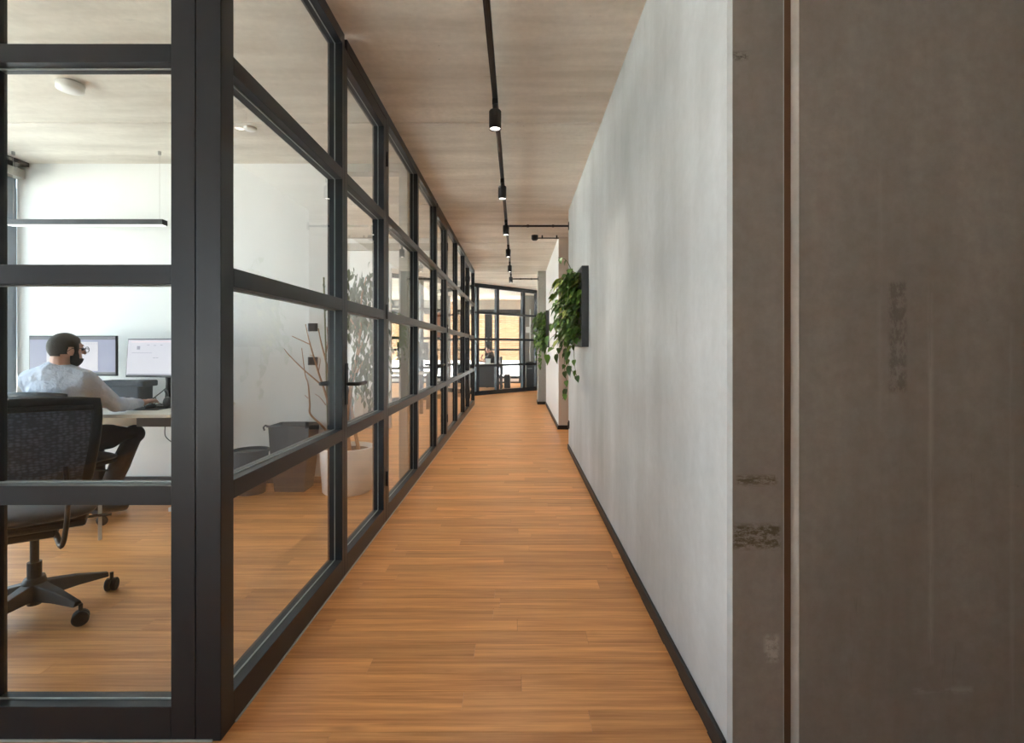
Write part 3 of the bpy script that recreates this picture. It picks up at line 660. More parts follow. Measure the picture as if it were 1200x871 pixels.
# desk
e = empty('desk', (-3.2, 4.05, 0)); tag(e, 'pale desk along the white office wall carrying two monitors', 'desk'); bpy.context.view_layer.update()
bx('desk_top', 'desk', e, -4.2, -2.46, 3.62, 4.46, 0.705, 0.73, 0.003)
bx('cable_panel', 'tray', e, -3.55, -2.5, 4.02, 4.05, 0.585, 0.704, 0.002); bx('tray_box', 'midgrey', e, -2.83, -2.52, 3.80, 4.02, 0.615, 0.704, 0.004)
for x in (-4.15, -2.56):
    bx('leg', 'white', e, x, x+0.06, 4.2, 4.27, 0.03, 0.705, 0.003); bx('foot', 'white', e, x, x+0.06, 3.75, 4.42, 0, 0.03, 0.003)
def monitor(name, cx, y, rz, zb, wd, ht, label, kind, tilt=0.0, base=0.7305):
    e = empty(name, (cx, y, base), rz); tag(e, label, 'monitor')
    def P(o): o.parent = e; return o
    T = Matrix.Translation((0, 0, zb-0.73)) @ Matrix.Rotation(tilt, 4, 'X')
    P(link('casing', MB().box(-wd/2, wd/2, 0.0, 0.022, 0, ht, T).mesh('casing'), 'plastic', bevel=0.003))
    sc = P(link('screen', MB().box(-wd/2+0.008, wd/2-0.008, -0.002, 0.0, 0.018, ht-0.008, T).mesh('screen'), 'screen_lilac' if kind == 0 else 'screen_white'))
    def q(nm, mat, u0, u1, v0, v1):
        W_, H_ = wd-0.016, ht-0.026
        o = link(nm, MB().box(-W_/2+u0*W_, -W_/2+u1*W_, -0.004, -0.002, 0.018+v0*H_, 0.018+v1*H_, T).mesh(nm), mat); o.parent = sc
    if kind == 0:
        q('title_bar', 'screen_dark', 0, 1, 0.92, 1); q('document', 'screen_white', 0.20, 0.80, 0.08, 0.86); q('task_bar', 'screen_dark', 0, 1, 0, 0.05); q('text_line', 'screen_line', 0.68, 0.72, 0.66, 0.70)
        for i in range(6): q('text_line', 'screen_line', 0.63+0.03*i, 0.64+0.03*i, 0.80, 0.815)
        for i in range(4): q('text_line', 'screen_line', 0.92+0.012*i, 0.927+0.012*i, 0.95, 0.965)
    else:
        q('title_bar', 'screen_pink', 0.05, 1, 0.93, 0.945); q('picture', 'screen_line', 0.13, 0.17, 0.72, 0.82); q('rule', 'screen_line', 0.06, 0.34, 0.62, 0.63)
        for i, (u, v) in enumerate(((0.27, 0.84), (0.36, 0.83), (0.45, 0.84), (0.36, 0.48), (0.4, 0.48))): q('text_line', 'screen_line', u, u+0.03, v, v+0.015)
        q('task_bar', 'screen_line', 0.02, 1, 0.0, 0.035)
    P(link('stand', MB().tube([(0, 0.05, 0.015), (0, 0.06, 0.2), (0, 0.03, zb-0.73+ht*0.45)], [0.022, 0.02, 0.02], 12).mesh('stand'), 'plastic', smooth=True))
    P(link('foot', MB().box(-0.12, 0.12, -0.05, 0.15, 0, 0.014).mesh('foot'), 'plastic', bevel=0.004))
monitor('monitor', -3.615, 4.16, 0.0, 0.972, 0.71, 0.328, 'wide monitor behind the head of the seated person, lilac desktop with open document', 0)
monitor('monitor', -2.83, 4.08, R(-9), 0.965, 0.68, 0.31, 'wide monitor showing a white page, cut off by the corner post', 1, tilt=R(-4))
# things on the desk
e = empty('felt_organizer', (-3.27, 4.3, 0.73)); tag(e, 'charcoal felt desk bag standing between the two monitors', 'desk bag'); bpy.context.view_layer.update()
MB().prism([(-3.44, 4.24), (-3.12, 4.22), (-3.10, 4.36), (-3.44, 4.36)], 0.73, 0.925).build('body', 'felt', e, bevel=0.012)
MB().prism([(-3.46, 4.225), (-3.075, 4.205), (-3.065, 4.37), (-3.46, 4.37)], 0.88, 0.93).build('rim', 'felt', e, bevel=0.01)
e = empty('headset', (-2.78, 3.98, 0.73)); tag(e, 'black over-ear headset lying on the desk beside the mouse', 'headset'); bpy.context.view_layer.update()
for x in (-2.73, -2.63): MB().ell((x, 3.99, 0.7755), (0.022, 0.042, 0.045)).build('ear_cup', 'plastic', e, smooth=True)
MB().tube([(-2.73+0.10*i/12, 3.99+0.11*math.sin(math.pi*i/12), 0.79+0.05*math.sin(math.pi*i/12)) for i in range(13)], 0.011, 8).build('headband', 'plastic', e, smooth=True)
e = empty('computer_mouse', (-2.86, 3.97, 0.73)); tag(e, 'black computer mouse under the hand of the seated person', 'mouse'); bpy.context.view_layer.update()
MB().ell((-2.855, 3.985, 0.742), (0.03, 0.055, 0.022)).build('shell', 'plastic', e, smooth=True)
bx('wheel', 'greyplastic', e, -2.858, -2.852, 4.01, 4.03, 0.755, 0.764)
e = bx('mouse_pad', 'plastic', None, -3.0, -2.72, 3.86, 4.08, 0.7302, 0.733); tag(e, 'thin black mouse pad on the desk edge', 'mouse pad')
for k, (pts, lab) in enumerate((
    ([(-2.82, 4.16, 1.0), (-2.86, 4.2, 0.9), (-2.96, 4.18, 0.80), (-3.02, 4.12, 0.74), (-3.0, 4.0, 0.738)], 'black cable hanging below the monitor with the white page'),
    ([(-3.0, 4.2, 0.738), (-2.96, 4.18, 0.80), (-2.9, 4.12, 0.77), (-2.84, 4.1, 0.74)], 'thin black cable curling beside the felt desk bag'),
    ([(-2.76, 4.05, 0.738), (-2.80, 4.1, 0.80), (-2.84, 4.12, 0.86), (-2.80, 4.1, 0.85), (-2.76, 4.06, 0.78), (-2.74, 4.02, 0.738)], 'upright loop of black cable behind the mouse'),
    ([(-2.78, 4.08, 0.738), (-2.74, 4.1, 0.80), (-2.68, 4.1, 0.82), (-2.62, 4.16, 0.77), (-2.60, 4.2, 0.738)], 'black cable arching over the headset'))):
    o = MB().tube(crv(pts, 8), 0.0042, 6).build('cable', 'plastic', None, smooth=True); tag(o, lab, 'cable', 'cables on the desk')
o = MB().tube(crv([(-2.72, 3.95, 0.60), (-2.70, 3.93, 0.52), (-2.62, 3.93, 0.46), (-2.56, 3.95, 0.45), (-2.50, 3.97, 0.46)], 8), 0.0035, 6).build('cable', 'plastic', None, smooth=True); tag(o, 'thin cable sagging below the desk tray', 'cable', 'cables on the desk')

# ------------------------------------------------------------------ office chairs
def office_chair(loc, face, star0, label, arm=True, backh=0.98, seat_h=0.47, bw=0.46, taga=False):
    """local: +y is the direction the sitter faces"""
    e = empty('office_chair', (loc[0], loc[1], 0), face); tag(e, label, 'chair')
    def P(o, p=None): o.parent = p or e; return o
    d = star0-face
    hub = P(link('hub', MB().lathe([(0, 0.085), (0.030, 0.085), (0.034, 0.10), (0.045, 0.15), (0.036, 0.17), (0, 0.17)], seg=18).mesh('hub'), 'plastic', smooth=True))
    P(link('gas_lift', MB().lathe([(0, 0.05), (0.026, 0.05), (0.026, 0.24), (0.016, 0.24), (0.016, seat_h-0.08), (0, seat_h-0.08)], seg=16).mesh('gas_lift'), 'plastic'))
    for k in range(5):
        a = d+k*2*math.pi/5; ca, sa = math.cos(a), math.sin(a); Rm = Matrix.Rotation(a, 4, 'Z')
        v = MB(); pr = [(0.03, 0.045, 0.085, 0.15), (0.15, 0.030, 0.085, 0.13), (0.27, 0.020, 0.078, 0.098)]
        n = []
        for (x, hw, zb, zt) in pr: n.append([Rm @ Vector(p) for p in ((x, -hw, zb), (x, hw, zb), (x, hw*0.55, zt), (x, -hw*0.55, zt))])
        for st in n: v.v += [tuple(p) for p in st]
        for i in range(2):
            for j in range(4): a0 = i*4+j; a1 = i*4+(j+1) % 4; v.f.append((a0, a1, a1+4, a0+4))
        v.f += [(3, 2, 1, 0), (8, 9, 10, 11)]
        leg = P(link('base_arm', v.mesh('base_arm'), 'plastic', bevel=0.004))
        c = Vector((0.285*ca, 0.285*sa, 0)); sw = Matrix.Rotation(a+0.9, 4, 'Z')
        wm = MB()
        for s_ in (-1, 1):
            mt = Matrix.Translation((c.x, c.y, 0.031)) @ sw @ Matrix.Translation((0, s_*0.0125, 0)) @ Matrix.Rotation(R(90), 4, 'X')
            wm.lathe([(0, -0.011), (0.026, -0.011), (0.031, -0.007), (0.031, 0.007), (0.026, 0.011), (0, 0.011)], seg=18, m=mt)
        wm.tube([(c.x, c.y, 0.03), (c.x, c.y, 0.09)], 0.008, 8)
        P(link('caster', wm.mesh('caster'), 'plastic', smooth=False), leg)
    sm = MB().ell((0, 0.03, seat_h), (0.235, 0.235, 0.045), seg=28, rings=12)
    for i, (x, y, z) in enumerate(sm.v):   # superellipse seat with waterfall front
        yy = y-0.03; m_ = max(abs(x), abs(yy), 1e-6); r_ = math.hypot(x, yy); k = (r_/m_)**0.6
        sm.v[i] = (x*k, 0.03+yy*k, z-(0.03*(max(0, yy*k)/0.24)**3))
    P(link('seat', sm.mesh('seat'), 'fabric', smooth=True))
    P(link('seat_pan', MB().box(-0.19, 0.19, -0.17, 0.22, seat_h-0.06, seat_h-0.03).box(-0.09, 0.09, -0.14, 0.12, seat_h-0.10, seat_h-0.06).mesh('seat_pan'), 'plastic', bevel=0.012))
    # backrest: curved frame and mesh
    zb, zt = seat_h+0.13, backh; nx, nz = 12, 12; by = -0.235
    def bp(u, v_, off=0.0):
        wv = bw/2*(0.82+0.18*math.sin(min(1, v_*1.15)*math.pi/2)); x = u*wv
        y = by-0.045*math.sin(v_*math.pi)*0.6-0.03*v_+0.055*u*u*0.8+off
        return Vector((x, y, zb+(zt-zb)*(v_-0.03*u*u*v_)))
    bm_ = MB()
    for off in (-0.004, 0.004):
        for i in range(nz+1):
            for j in range(nx+1): bm_.v.append(tuple(bp(-0.94+1.88*j/nx, 0.03+0.94*i/nz, off)))
    K = (nx+1)*(nz+1)
    for i in range(nz):
        for j in range(nx):
            a = i*(nx+1)+j; bm_.f += [(a, a+1, a+nx+2, a+nx+1), (K+a, K+a+nx+1, K+a+nx+2, K+a+1)]
    P(link('back_mesh', bm_.mesh('back_mesh'), 'mesh', smooth=True))
    per = [bp(-1, v/10) for v in range(11)]+[bp(-1+u/5, 1) for u in range(1, 10)]+[bp(1, 1-v/10) for v in range(11)]+[bp(1-u/5, 0) for u in range(1, 11)]
    P(link('back_frame', MB().tube(per, [0.022]*len(per), 8, flat=0.7).mesh('back_frame'), 'plastic', smooth=True))
    topb = MB()
    for j in range(13):
        u = -0.96+1.92*j/12
    topb.tube([bp(-0.93+1.86*j/12, 0.93) for j in range(13)], [0.03]*13, 8, flat=0.45); P(link('top_band', topb.mesh('top_band'), 'plastic', smooth=True))
    for s_ in (-1, 1):
        P(link('back_bracket', MB().tube(crv([(s_*0.13, by-0.03, zb+0.10), (s_*0.14, by-0.05, zb-0.06), (s_*0.12, by-0.02, seat_h-0.10), (s_*0.08, -0.10, seat_h-0.09)], 6), 0.016, 8, flat=0.6).mesh('back_bracket'), 'plastic', smooth=True))
        if arm:
            aa = P(link('arm_post', MB().tube(crv([(s_*0.16, 0.0, seat_h-0.07), (s_*0.27, 0.0, seat_h-0.04), (s_*0.285, 0.0, seat_h+0.06), (s_*0.28, 0.0, seat_h+0.20)], 6), 0.018, 8, flat=0.7).mesh('arm_post'), 'plastic', smooth=True))
            P(link('armrest', MB().box(s_*0.28-0.04, s_*0.28+0.04, -0.11, 0.13, seat_h+0.19, seat_h+0.215).mesh('armrest'), 'plastic', bevel=0.01), aa)
    P(link('lever', MB().tube([(0.15, 0.05, seat_h-0.075), (0.27, 0.05, seat_h-0.08)], 0.007, 8).mesh('lever'), 'plastic', smooth=True))
    if taga:
        P(link('tag_ribbon', MB().box(-0.008, 0.008, -0.001, 0.001, seat_h-0.20, seat_h-0.03, Matrix.Translation((0.225, 0.06, 0)) @ Matrix.Rotation(0.5, 4, 'Z')).box(-0.004, 0.004, -0.001, 0.001, seat_h-0.14, seat_h-0.03, Matrix.Translation((0.222, 0.09, 0))).mesh('tag_ribbon'), 'tag'))
    return e
office_chair((-2.17, 2.30), R(36), R(56), 'empty black office chair with mesh back right behind the glazed front', arm=False, backh=0.975, taga=True)
office_chair((-3.10, 3.50), R(-4), R(66), 'dark office chair the person in the blue shirt sits on', arm=False, backh=0.90, seat_h=0.435)

# ------------------------------------------------------------------ people
def person(name, T, J, mats, label, yaw, voxel=0.007, glasses=False, beard=False, collar=True, short=False):
    """T: placement matrix; J: joints in the sitter's own frame, facing +y"""
    e = empty(name, T @ Vector((J['pelvis'][0], J['pelvis'][1], 0))); tag(e, label, 'person'); bpy.context.view_layer.update()
    inv = Matrix.Translation(-e.location)
    V = lambda k: T @ Vector(J[k])
    rot = T.to_3x3().to_4x4()
    HT = Matrix.Translation(V('head')) @ rot @ Matrix.Rotation(yaw, 4, 'Z')
    def put(nm, me, mat, smooth=True):
        o = link(nm, me, mat, None, smooth=smooth); o.parent = e; o.matrix_parent_inverse = inv; return o
    H = lambda x, y, z: tuple(HT @ Vector((x, y, z)))
    HR = HT.to_3x3().to_4x4(); r3 = rot
    b = MB()
    # head
    b.ell(H(0, -0.006, 0.022), (0.076, 0.090, 0.090), HR, 20, 14); b.ell(H(0, 0.020, -0.045), (0.058, 0.066, 0.068), HR); b.ell(H(0, 0.052, -0.085), (0.030, 0.028, 0.024), HR)
    b.limb([H(0, 0.084, 0.018), H(0, 0.104, -0.018)], [0.008, 0.013]); b.ell(H(0, 0.078, -0.055), (0.025, 0.012, 0.008), HR)
    b.ell(H(0, 0.078, 0.032), (0.052, 0.014, 0.010), HR)
    for s_ in (-1, 1): b.ell(H(s_*0.079, -0.008, -0.008), (0.010, 0.021, 0.033), HR)
    b.limb([V('neck'), H(0, -0.026, -0.055)], [0.062, 0.060])
    # trunk, slimmer than the clothes that cover it
    for k, r in (('pelvis', (0.150, 0.115, 0.10)), ('waist', (0.135, 0.10, 0.13)), ('chest', (0.155, 0.105, 0.17))): b.ell(V(k), r, r3, 18, 12)
    b.limb([V('chest'), V('neck')], [0.09, 0.060])
    for s_ in ('r', 'l'):
        b.limb([V('neck'), V('sh_'+s_)], [0.05, 0.055]); b.limb([V('sh_'+s_), V('el_'+s_), V('wr_'+s_)], [0.050, 0.038, 0.026])
        b.limb([V('pelvis'), V('hip_'+s_), V('kn_'+s_), V('an_'+s_)], [0.09, 0.085, 0.055, 0.036])
        toe = V('toe_'+s_); b.limb([V('an_'+s_), toe], [0.036, 0.030])
        # hand: palm, four unequal bent fingers, thumb from the side of the palm
        wr = V('wr_'+s_); ha = V('ha_'+s_); d = (ha-wr).normalized(); side = d.cross(Vector((0, 0, 1))).normalized()*(1 if s_ == 'r' else -1); up = side.cross(d)*(1 if s_ == 'r' else -1); up = Vector((0, 0, 1)) if up.z < 0 else up
        pc = wr+d*0.05; b.limb([wr, wr+d*0.035], [0.024, 0.026])
        for q in (-0.027, -0.009, 0.009, 0.027): b.limb([wr+d*0.02+side*q*0.6, wr+d*0.088+side*q+up*0.006], [0.014, 0.011])
        for q, L in ((-0.029, 0.070), (-0.0098, 0.080), (0.0098, 0.074), (0.029, 0.056)):
            k0 = wr+d*0.088+side*q+up*0.006; k1 = k0+d*L*0.5+up*0.004+side*q*0.1; k2 = k1+d*L*0.36-up*0.018; k3 = k2+d*L*0.16-up*0.014
            b.limb([k0, k1, k2, k3], [0.0098, 0.0088, 0.0082, 0.0072], 8)
        t0 = wr+d*0.03-side*0.022; t1 = t0+d*0.028-side*0.026-up*0.006; t2 = t1+d*0.032-side*0.006-up*0.008
        b.limb([t0, t1, t2], [0.014, 0.0105, 0.0085], 8)
    put('body', remesh(b, voxel, 3), mats['skin'])
    # shirt
    c = MB()
    for k, r in (('pelvis', (0.172, 0.135, 0.11)), ('waist', (0.165, 0.125, 0.16)), ('chest', (0.180, 0.125, 0.185))): c.ell(V(k), r, r3, 18, 12)
    c.limb([V('sh_l'), V('chest')+(T.to_3x3() @ Vector((0, -0.01, 0.12))), V('sh_r')], [0.075, 0.105, 0.075])
    nk = V('neck'); hd = Vector(H(0, -0.018, -0.06)); up = (hd-nk).normalized()
    c.limb([V('chest'), nk], [0.12, 0.070])
    for s_ in ('r', 'l'):
        sh, el, wr = V('sh_'+s_), V('el_'+s_), V('wr_'+s_)
        if short: c.limb([sh, sh.lerp(el, 0.6)], [0.072, 0.062])
        else:
            m1 = sh.lerp(el, 0.5); m2 = el.lerp(wr, 0.5)
            c.limb([sh, m1, el, m2, el.lerp(wr, 0.93)], [0.074, 0.062, 0.053, 0.046, 0.036])
            for t, rr in ((0.72, 0.064), (0.9, 0.064)): c.ell(tuple(sh.lerp(el, t)), (rr, rr, 0.018), None, 12, 8)
            for t, rr in ((0.25, 0.056), (0.62, 0.049)): c.ell(tuple(el.lerp(wr, t)), (rr, 0.02, rr), None, 12, 8)
    sh_ = put('shirt', remesh(c, voxel*1.2, 3), mats['shirt'])
    if collar:
        ring = [nk+up*0.050+(T.to_3x3() @ Vector((0.068*math.cos(a), 0.068*math.sin(a)-0.004, 0.012*-math.sin(a)))) for a in [2*math.pi*i/20 for i in range(21)]]
        o = link('collar', MB().tube(ring, 0.017, 8, flat=1.6).mesh('collar'), mats['shirt'], None, smooth=True); o.parent = sh_; o.matrix_parent_inverse = inv
        for s_ in ('r', 'l'):
            el, wr = V('el_'+s_), V('wr_'+s_)
            o = link('cuff', MB().tube([el.lerp(wr, 0.80), el.lerp(wr, 0.97)], [0.041, 0.038], 14).mesh('cuff'), mats['shirt'], None, smooth=True); o.parent = sh_; o.matrix_parent_inverse = inv
    t = MB(); t.ell(V('pelvis')+Vector((0, 0, -0.03)), (0.178, 0.142, 0.085), r3, 18, 12)
    for s_ in ('r', 'l'):
        hp, kn, an = V('hip_'+s_), V('kn_'+s_), V('an_'+s_)
        t.limb([V('pelvis')+Vector((0, 0, -0.02)), hp, hp.lerp(kn, 0.5), kn, kn.lerp(an, 0.45), kn.lerp(an, 0.93)], [0.11, 0.100, 0.090, 0.072, 0.066, 0.055])
    put('trousers', remesh(t, voxel*1.3, 3), mats['trouser'])
    for s_ in ('r', 'l'):
        an, toe = V('an_'+s_), V('toe_'+s_); dd = (toe-an); dd.z = 0; dd.normalize()
        q = MB().limb([an+Vector((0, 0, -0.02))-dd*0.03, an+dd*0.06+Vector((0, 0, -0.03)), toe+dd*0.02], [0.046, 0.045, 0.038])
        put('shoe', remesh(q, 0.009, 3), 'shoe')
    # hair cap: only the scalp, lower at the back
    def cap(nm, rx, ry, rz, cz, keep, mat):
        m_ = MB().ell((0, 0, 0), (rx, ry, rz), None, 36, 24); me = m_.mesh(nm); bm = bmesh.new(); bm.from_mesh(me)
        bmesh.ops.delete(bm, geom=[f for f in bm.faces if not keep(f.calc_center_median())], context='FACES')
        for v in bm.verts: v.co = HT @ Vector((v.co.x, v.co.y+cz[0], v.co.z+cz[1]))
        bm.to_mesh(me); bm.free(); o = put(nm, me, mat); m = o.modifiers.new('s', 'SOLIDIFY'); m.thickness = 0.012; m.offset = -0.6; return o
    cap('hair', 0.080, 0.094, 0.094, (-0.006, 0.022), lambda p: (p.z > 0.046 if p.y > 0.062 else (p.z > -0.075 if 0.020 < p.y < 0.046 else p.z > 0.02) if p.y > 0.020 else ( (p.z > 0.0 if p.y > -0.02 else (p.z > -0.05 if p.y > -0.045 else p.z > -0.09)))), mats['hair'])
    if beard:
        cap('beard', 0.068, 0.073, 0.074, (0.020, -0.047), lambda p: (p.z < -0.008 and p.y > -0.022 and not (abs(p.x) < 0.022 and p.z > -0.022 and p.y > 0.06)) or (abs(p.x) > 0.045 and -0.02 < p.z < 0.06 and -0.03 < p.y < 0.022), mats['hair'])
    for s_ in (-1, 1): put('eye', MB().ell(H(s_*0.031, 0.077, 0.006), (0.012, 0.010, 0.009), HR, 10, 8).mesh('eye'), 'plastic')
    if glasses:
        g = MB()
        for s_ in (-1, 1):
            g.tube([H(s_*0.034+0.024*math.cos(a), 0.104, 0.004+0.019*math.sin(a)) for a in [2*math.pi*i/16 for i in range(17)]], 0.0022, 6)
            g.tube([H(s_*0.057, 0.102, 0.008), H(s_*0.082, 0.05, 0.012), H(s_*0.086, -0.005, 0.012), H(s_*0.084, -0.03, -0.008)], 0.0022, 6)
        g.tube([H(-0.010, 0.105, 0.006), H(0.010, 0.105, 0.006)], 0.0022, 6)
        put('glasses', g.mesh('glasses'), 'black')
    return e
J1 = dict(pelvis=(-3.09, 3.47, 0.58), waist=(-3.085, 3.44, 0.74), chest=(-3.065, 3.41, 0.895), neck=(-3.035, 3.405, 1.055), head=(-3.025, 3.43, 1.185),
    sh_r=(-2.895, 3.42, 0.985), el_r=(-2.86, 3.645, 0.795), wr_r=(-2.862, 3.885, 0.782), ha_r=(-2.857, 3.985, 0.786),
    sh_l=(-3.225, 3.40, 0.985), el_l=(-3.34, 3.60, 0.80), wr_l=(-3.22, 3.83, 0.765), ha_l=(-3.19, 3.90, 0.763),
    hip_r=(-2.99, 3.49, 0.575), kn_r=(-2.92, 3.90, 0.545), an_r=(-2.925, 3.60, 0.10), toe_r=(-2.90, 3.74, 0.042),
    hip_l=(-3.19, 3.49, 0.575), kn_l=(-3.24, 3.90, 0.545), an_l=(-3.24, 3.95, 0.09), toe_l=(-3.25, 4.09, 0.042))
person('person', Matrix.Identity(4), J1, dict(skin='skin', shirt='shirt', trouser='trouser', hair='hair'),
       'person in light blue shirt and glasses seated at the desk, hand on mouse', R(-25), 0.0065, True, True)
J2 = dict(pelvis=(0, 0, 0.56), waist=(0, 0.02, 0.72), chest=(0, 0.05, 0.87), neck=(0, 0.07, 1.03), head=(0, 0.10, 1.155),
    sh_r=(0.165, 0.06, 0.96), el_r=(0.20, 0.24, 0.78), wr_r=(0.10, 0.42, 0.80), ha_r=(0.06, 0.50, 0.80),
    sh_l=(-0.165, 0.06, 0.96), el_l=(-0.20, 0.22, 0.80), wr_l=(-0.08, 0.36, 0.90), ha_l=(-0.05, 0.30, 0.98),
    hip_r=(0.09, 0.03, 0.55), kn_r=(0.11, 0.43, 0.53), an_r=(0.11, 0.42, 0.09), toe_r=(0.11, 0.56, 0.042),
    hip_l=(-0.09, 0.03, 0.55), kn_l=(-0.11, 0.43, 0.53), an_l=(-0.11, 0.42, 0.09), toe_l=(-0.11, 0.56, 0.042))
person('person', Matrix.Translation((-0.78, 15.70, 0)) @ Matrix.Rotation(R(98), 4, 'Z'), J2, dict(skin='skin', shirt='tshirt', trouser='trouser', hair='hair'),
       'person in black t-shirt seated at the desk in the far room', R(-10), 0.010, collar=False, short=True)

# ------------------------------------------------------------------ plant pot, ficus, bins
PX, PY = -1.43, 4.30
e = empty('plant_pot', (PX, PY, 0)); tag(e, 'large round white plant pot on the office floor by the doorway', 'pot'); bpy.context.view_layer.update()
MB().lathe([(0, 0.0), (0.185, 0.0), (0.198, 0.012), (0.221, 0.368), (0.218, 0.376), (0.206, 0.376), (0.200, 0.33), (0.0, 0.33)], (PX, PY, 0), 40).build('shell', 'pot', e, smooth=False)
for p in e.children[0].data.polygons: p.use_smooth = len(p.vertices) == 4
MB().lathe([(0, 0.331), (0.199, 0.331), (0.19, 0.342), (0.08, 0.348), (0, 0.346)], (PX, PY, 0), 24).build('soil', 'soil', e, smooth=True)
fc = empty('ficus', (PX, PY, 0.34)); tag(fc, 'tall weeping fig with bare twigs on one side, growing from the white pot', 'plant'); bpy.context.view_layer.update()
def Pp(px, py, d=4.3): return ((px-CX)*d/F, d, CAMH+(CY-py)*d/F)
def branch(nm, pts, r0, r1, mat='bark'):
    pts = crv(pts, 5); n = len(pts); MB().tube(pts, [r0+(r1-r0)*i/(n-1) for i in range(n)], 8).build(nm, mat, fc, smooth=True)
base = (PX-0.06, PY, 0.335); base2 = (PX+0.03, PY-0.03, 0.335); base3 = (PX+0.09, PY+0.02, 0.335)
branch('branch', [base, Pp(392, 500), Pp(381, 460), Pp(373, 436), Pp(363, 402), Pp(358, 380)], 0.013, 0.004)
branch('branch', [Pp(378, 452), Pp(373, 448), Pp(355, 432.5), Pp(339, 416.5), Pp(333, 409)], 0.008, 0.003)
branch('branch', [base, Pp(380, 502, 4.27), Pp(364, 486, 4.25), Pp(363, 474, 4.25), Pp(361, 450, 4.25), Pp(357.6, 439, 4.25), Pp(353.6, 408, 4.25)], 0.010, 0.003)
branch('branch', [Pp(364, 404), Pp(353, 399, 4.28), Pp(342, 394, 4.26)], 0.005, 0.003)
branch('branch', [base2, Pp(388, 450, 4.35), Pp(381, 420, 4.35), Pp(376, 400, 4.35), Pp(373, 385, 4.35)], 0.011, 0.004)
branch('branch', [Pp(381, 420, 4.35), Pp(384, 400, 4.37), Pp(383, 383, 4.38)], 0.006, 0.003)
branch('twig', [Pp(373, 437), Pp(375, 425), Pp(375, 420)], 0.004, 0.002); branch('twig', [Pp(368, 418), Pp(363, 416)], 0.003, 0.002); branch('twig', [Pp(361, 467, 4.25), Pp(357, 463, 4.25)], 0.003, 0.002); branch('twig', [Pp(382, 475), Pp(375, 466), Pp(369, 462)], 0.004, 0.002)
branch('trunk', [base2, (PX+0.0, PY-0.01, 0.6), (PX+0.05, PY, 0.95), (PX+0.10, PY+0.02, 1.3), (PX+0.12, PY, 1.62), (PX+0.16, PY, 1.80)], 0.019, 0.005)
branch('trunk', [base3, (PX+0.04, PY+0.02, 0.62), (PX+0.02, PY+0.04, 0.95), (PX+0.14, PY-0.03, 1.25), (PX+0.24, PY-0.05, 1.5)], 0.017, 0.005)
branch('branch', [(PX+0.05, PY, 0.95), (PX+0.16, PY-0.05, 1.10), (PX+0.27, PY-0.06, 1.2)], 0.010, 0.004)
branch('branch', [(PX+0.10, PY+0.02, 1.3), (PX+0.03, PY-0.1, 1.5), (PX-0.02, PY-0.14, 1.66)], 0.008, 0.003)
MB().tube([(PX-0.17, PY+0.03, 0.335), Pp(379.5, 325, 4.33)], 0.007, 8).build('stake', 'bamboo', fc, smooth=True)
rg = random.Random(21); fm = leaf_mesh('ficus_leaf', 0.075, 0.027, 0.2, 0.35, False, 'ficus'); v = []; f = []
cl = [((PX+0.08, PY, 1.70), 0.13), ((PX+0.16, PY-0.02, 1.62), 0.14), ((PX+0.0, PY-0.1, 1.62), 0.10), ((PX+0.20, PY-0.03, 1.38), 0.13), ((PX+0.23, PY-0.05, 1.18), 0.13), ((PX+0.12, PY, 1.02), 0.13), ((PX+0.22, PY-0.02, 0.88), 0.11), ((PX+0.06, PY+0.02, 1.46), 0.10)]
for k in range(620):
    (c, r) = rg.choice(cl); p = Vector(c)+Vector((rg.gauss(0, r*0.6), rg.gauss(0, r*0.6), rg.gauss(0, r*0.7)))
    if p.x > -1.03 or p.y > 4.52: continue
    mt = Matrix.Translation(p) @ (orient((rg.uniform(-0.7, 0.7), rg.uniform(-0.7, 0.7), -1.0)) @ Euler((0, rg.uniform(-1.5, 1.5), 0)).to_quaternion()).to_matrix().to_4x4() @ Matrix.Scale(rg.uniform(0.75, 1.2), 4)
    n = len(v); v += [tuple(mt @ x.co) for x in fm.vertices]; f += [tuple(n+i for i in q.vertices) for q in fm.polygons]
me = bpy.data.meshes.new('foliage'); me.from_pydata(v, [], f); o = link('foliage', me, 'ficus', fc, smooth=True); o['kind'] = 'stuff'
e = empty('waste_bin', (-2.215, 4.25, 0)); tag(e, 'round dark grey waste bin against the white office wall', 'bin'); bpy.context.view_layer.update()
MB().lathe([(0, 0), (0.112, 0), (0.136, 0.34), (0.139, 0.357), (0.133, 0.357), (0.129, 0.34), (0.107, 0.012), (0, 0.012)], (-2.215, 4.25, 0), 32).build('body', 'felt', e, smooth=False)
MB().lathe([(0.132, 0.335), (0.142, 0.335), (0.142, 0.36), (0.132, 0.36), (0.132, 0.336)], (-2.215, 4.25, 0), 32).build('rim', 'greyplastic', e)
e = empty('felt_bag', (-1.90, 4.36, 0)); tag(e, 'tall charcoal felt storage bag between the round bin and the plant', 'bag'); bpy.context.view_layer.update()
bm_ = MB(); n0 = 0
for z, hx, hy in ((0, 0.125, 0.10), (0.25, 0.150, 0.115), (0.5, 0.165, 0.12), (0.555, 0.168, 0.122), (0.555, 0.155, 0.11), (0.3, 0.14, 0.10)):
    bm_.v += [(-1.90+a*hx, 4.36+b*hy, z+0.0) for a, b in ((-1, -1), (0, -1.06), (1, -1), (1, 1), (0, 1.04), (-1, 1))]
for i in range(5):
    for j in range(6): a = i*6+j; b = i*6+(j+1) % 6; bm_.f.append((a, b, b+6, a+6))
bm_.f += [tuple(range(6))[::-1], tuple(30+j for j in range(6))]
bm_.build('body', 'felt', e, bevel=0.008)
MB().tube([(-2.06, 4.26, 0.545), (-2.095, 4.25, 0.556), (-2.11, 4.25, 0.54), (-2.10, 4.25, 0.515)], 0.008, 6).build('strap', 'felt', e, smooth=True)
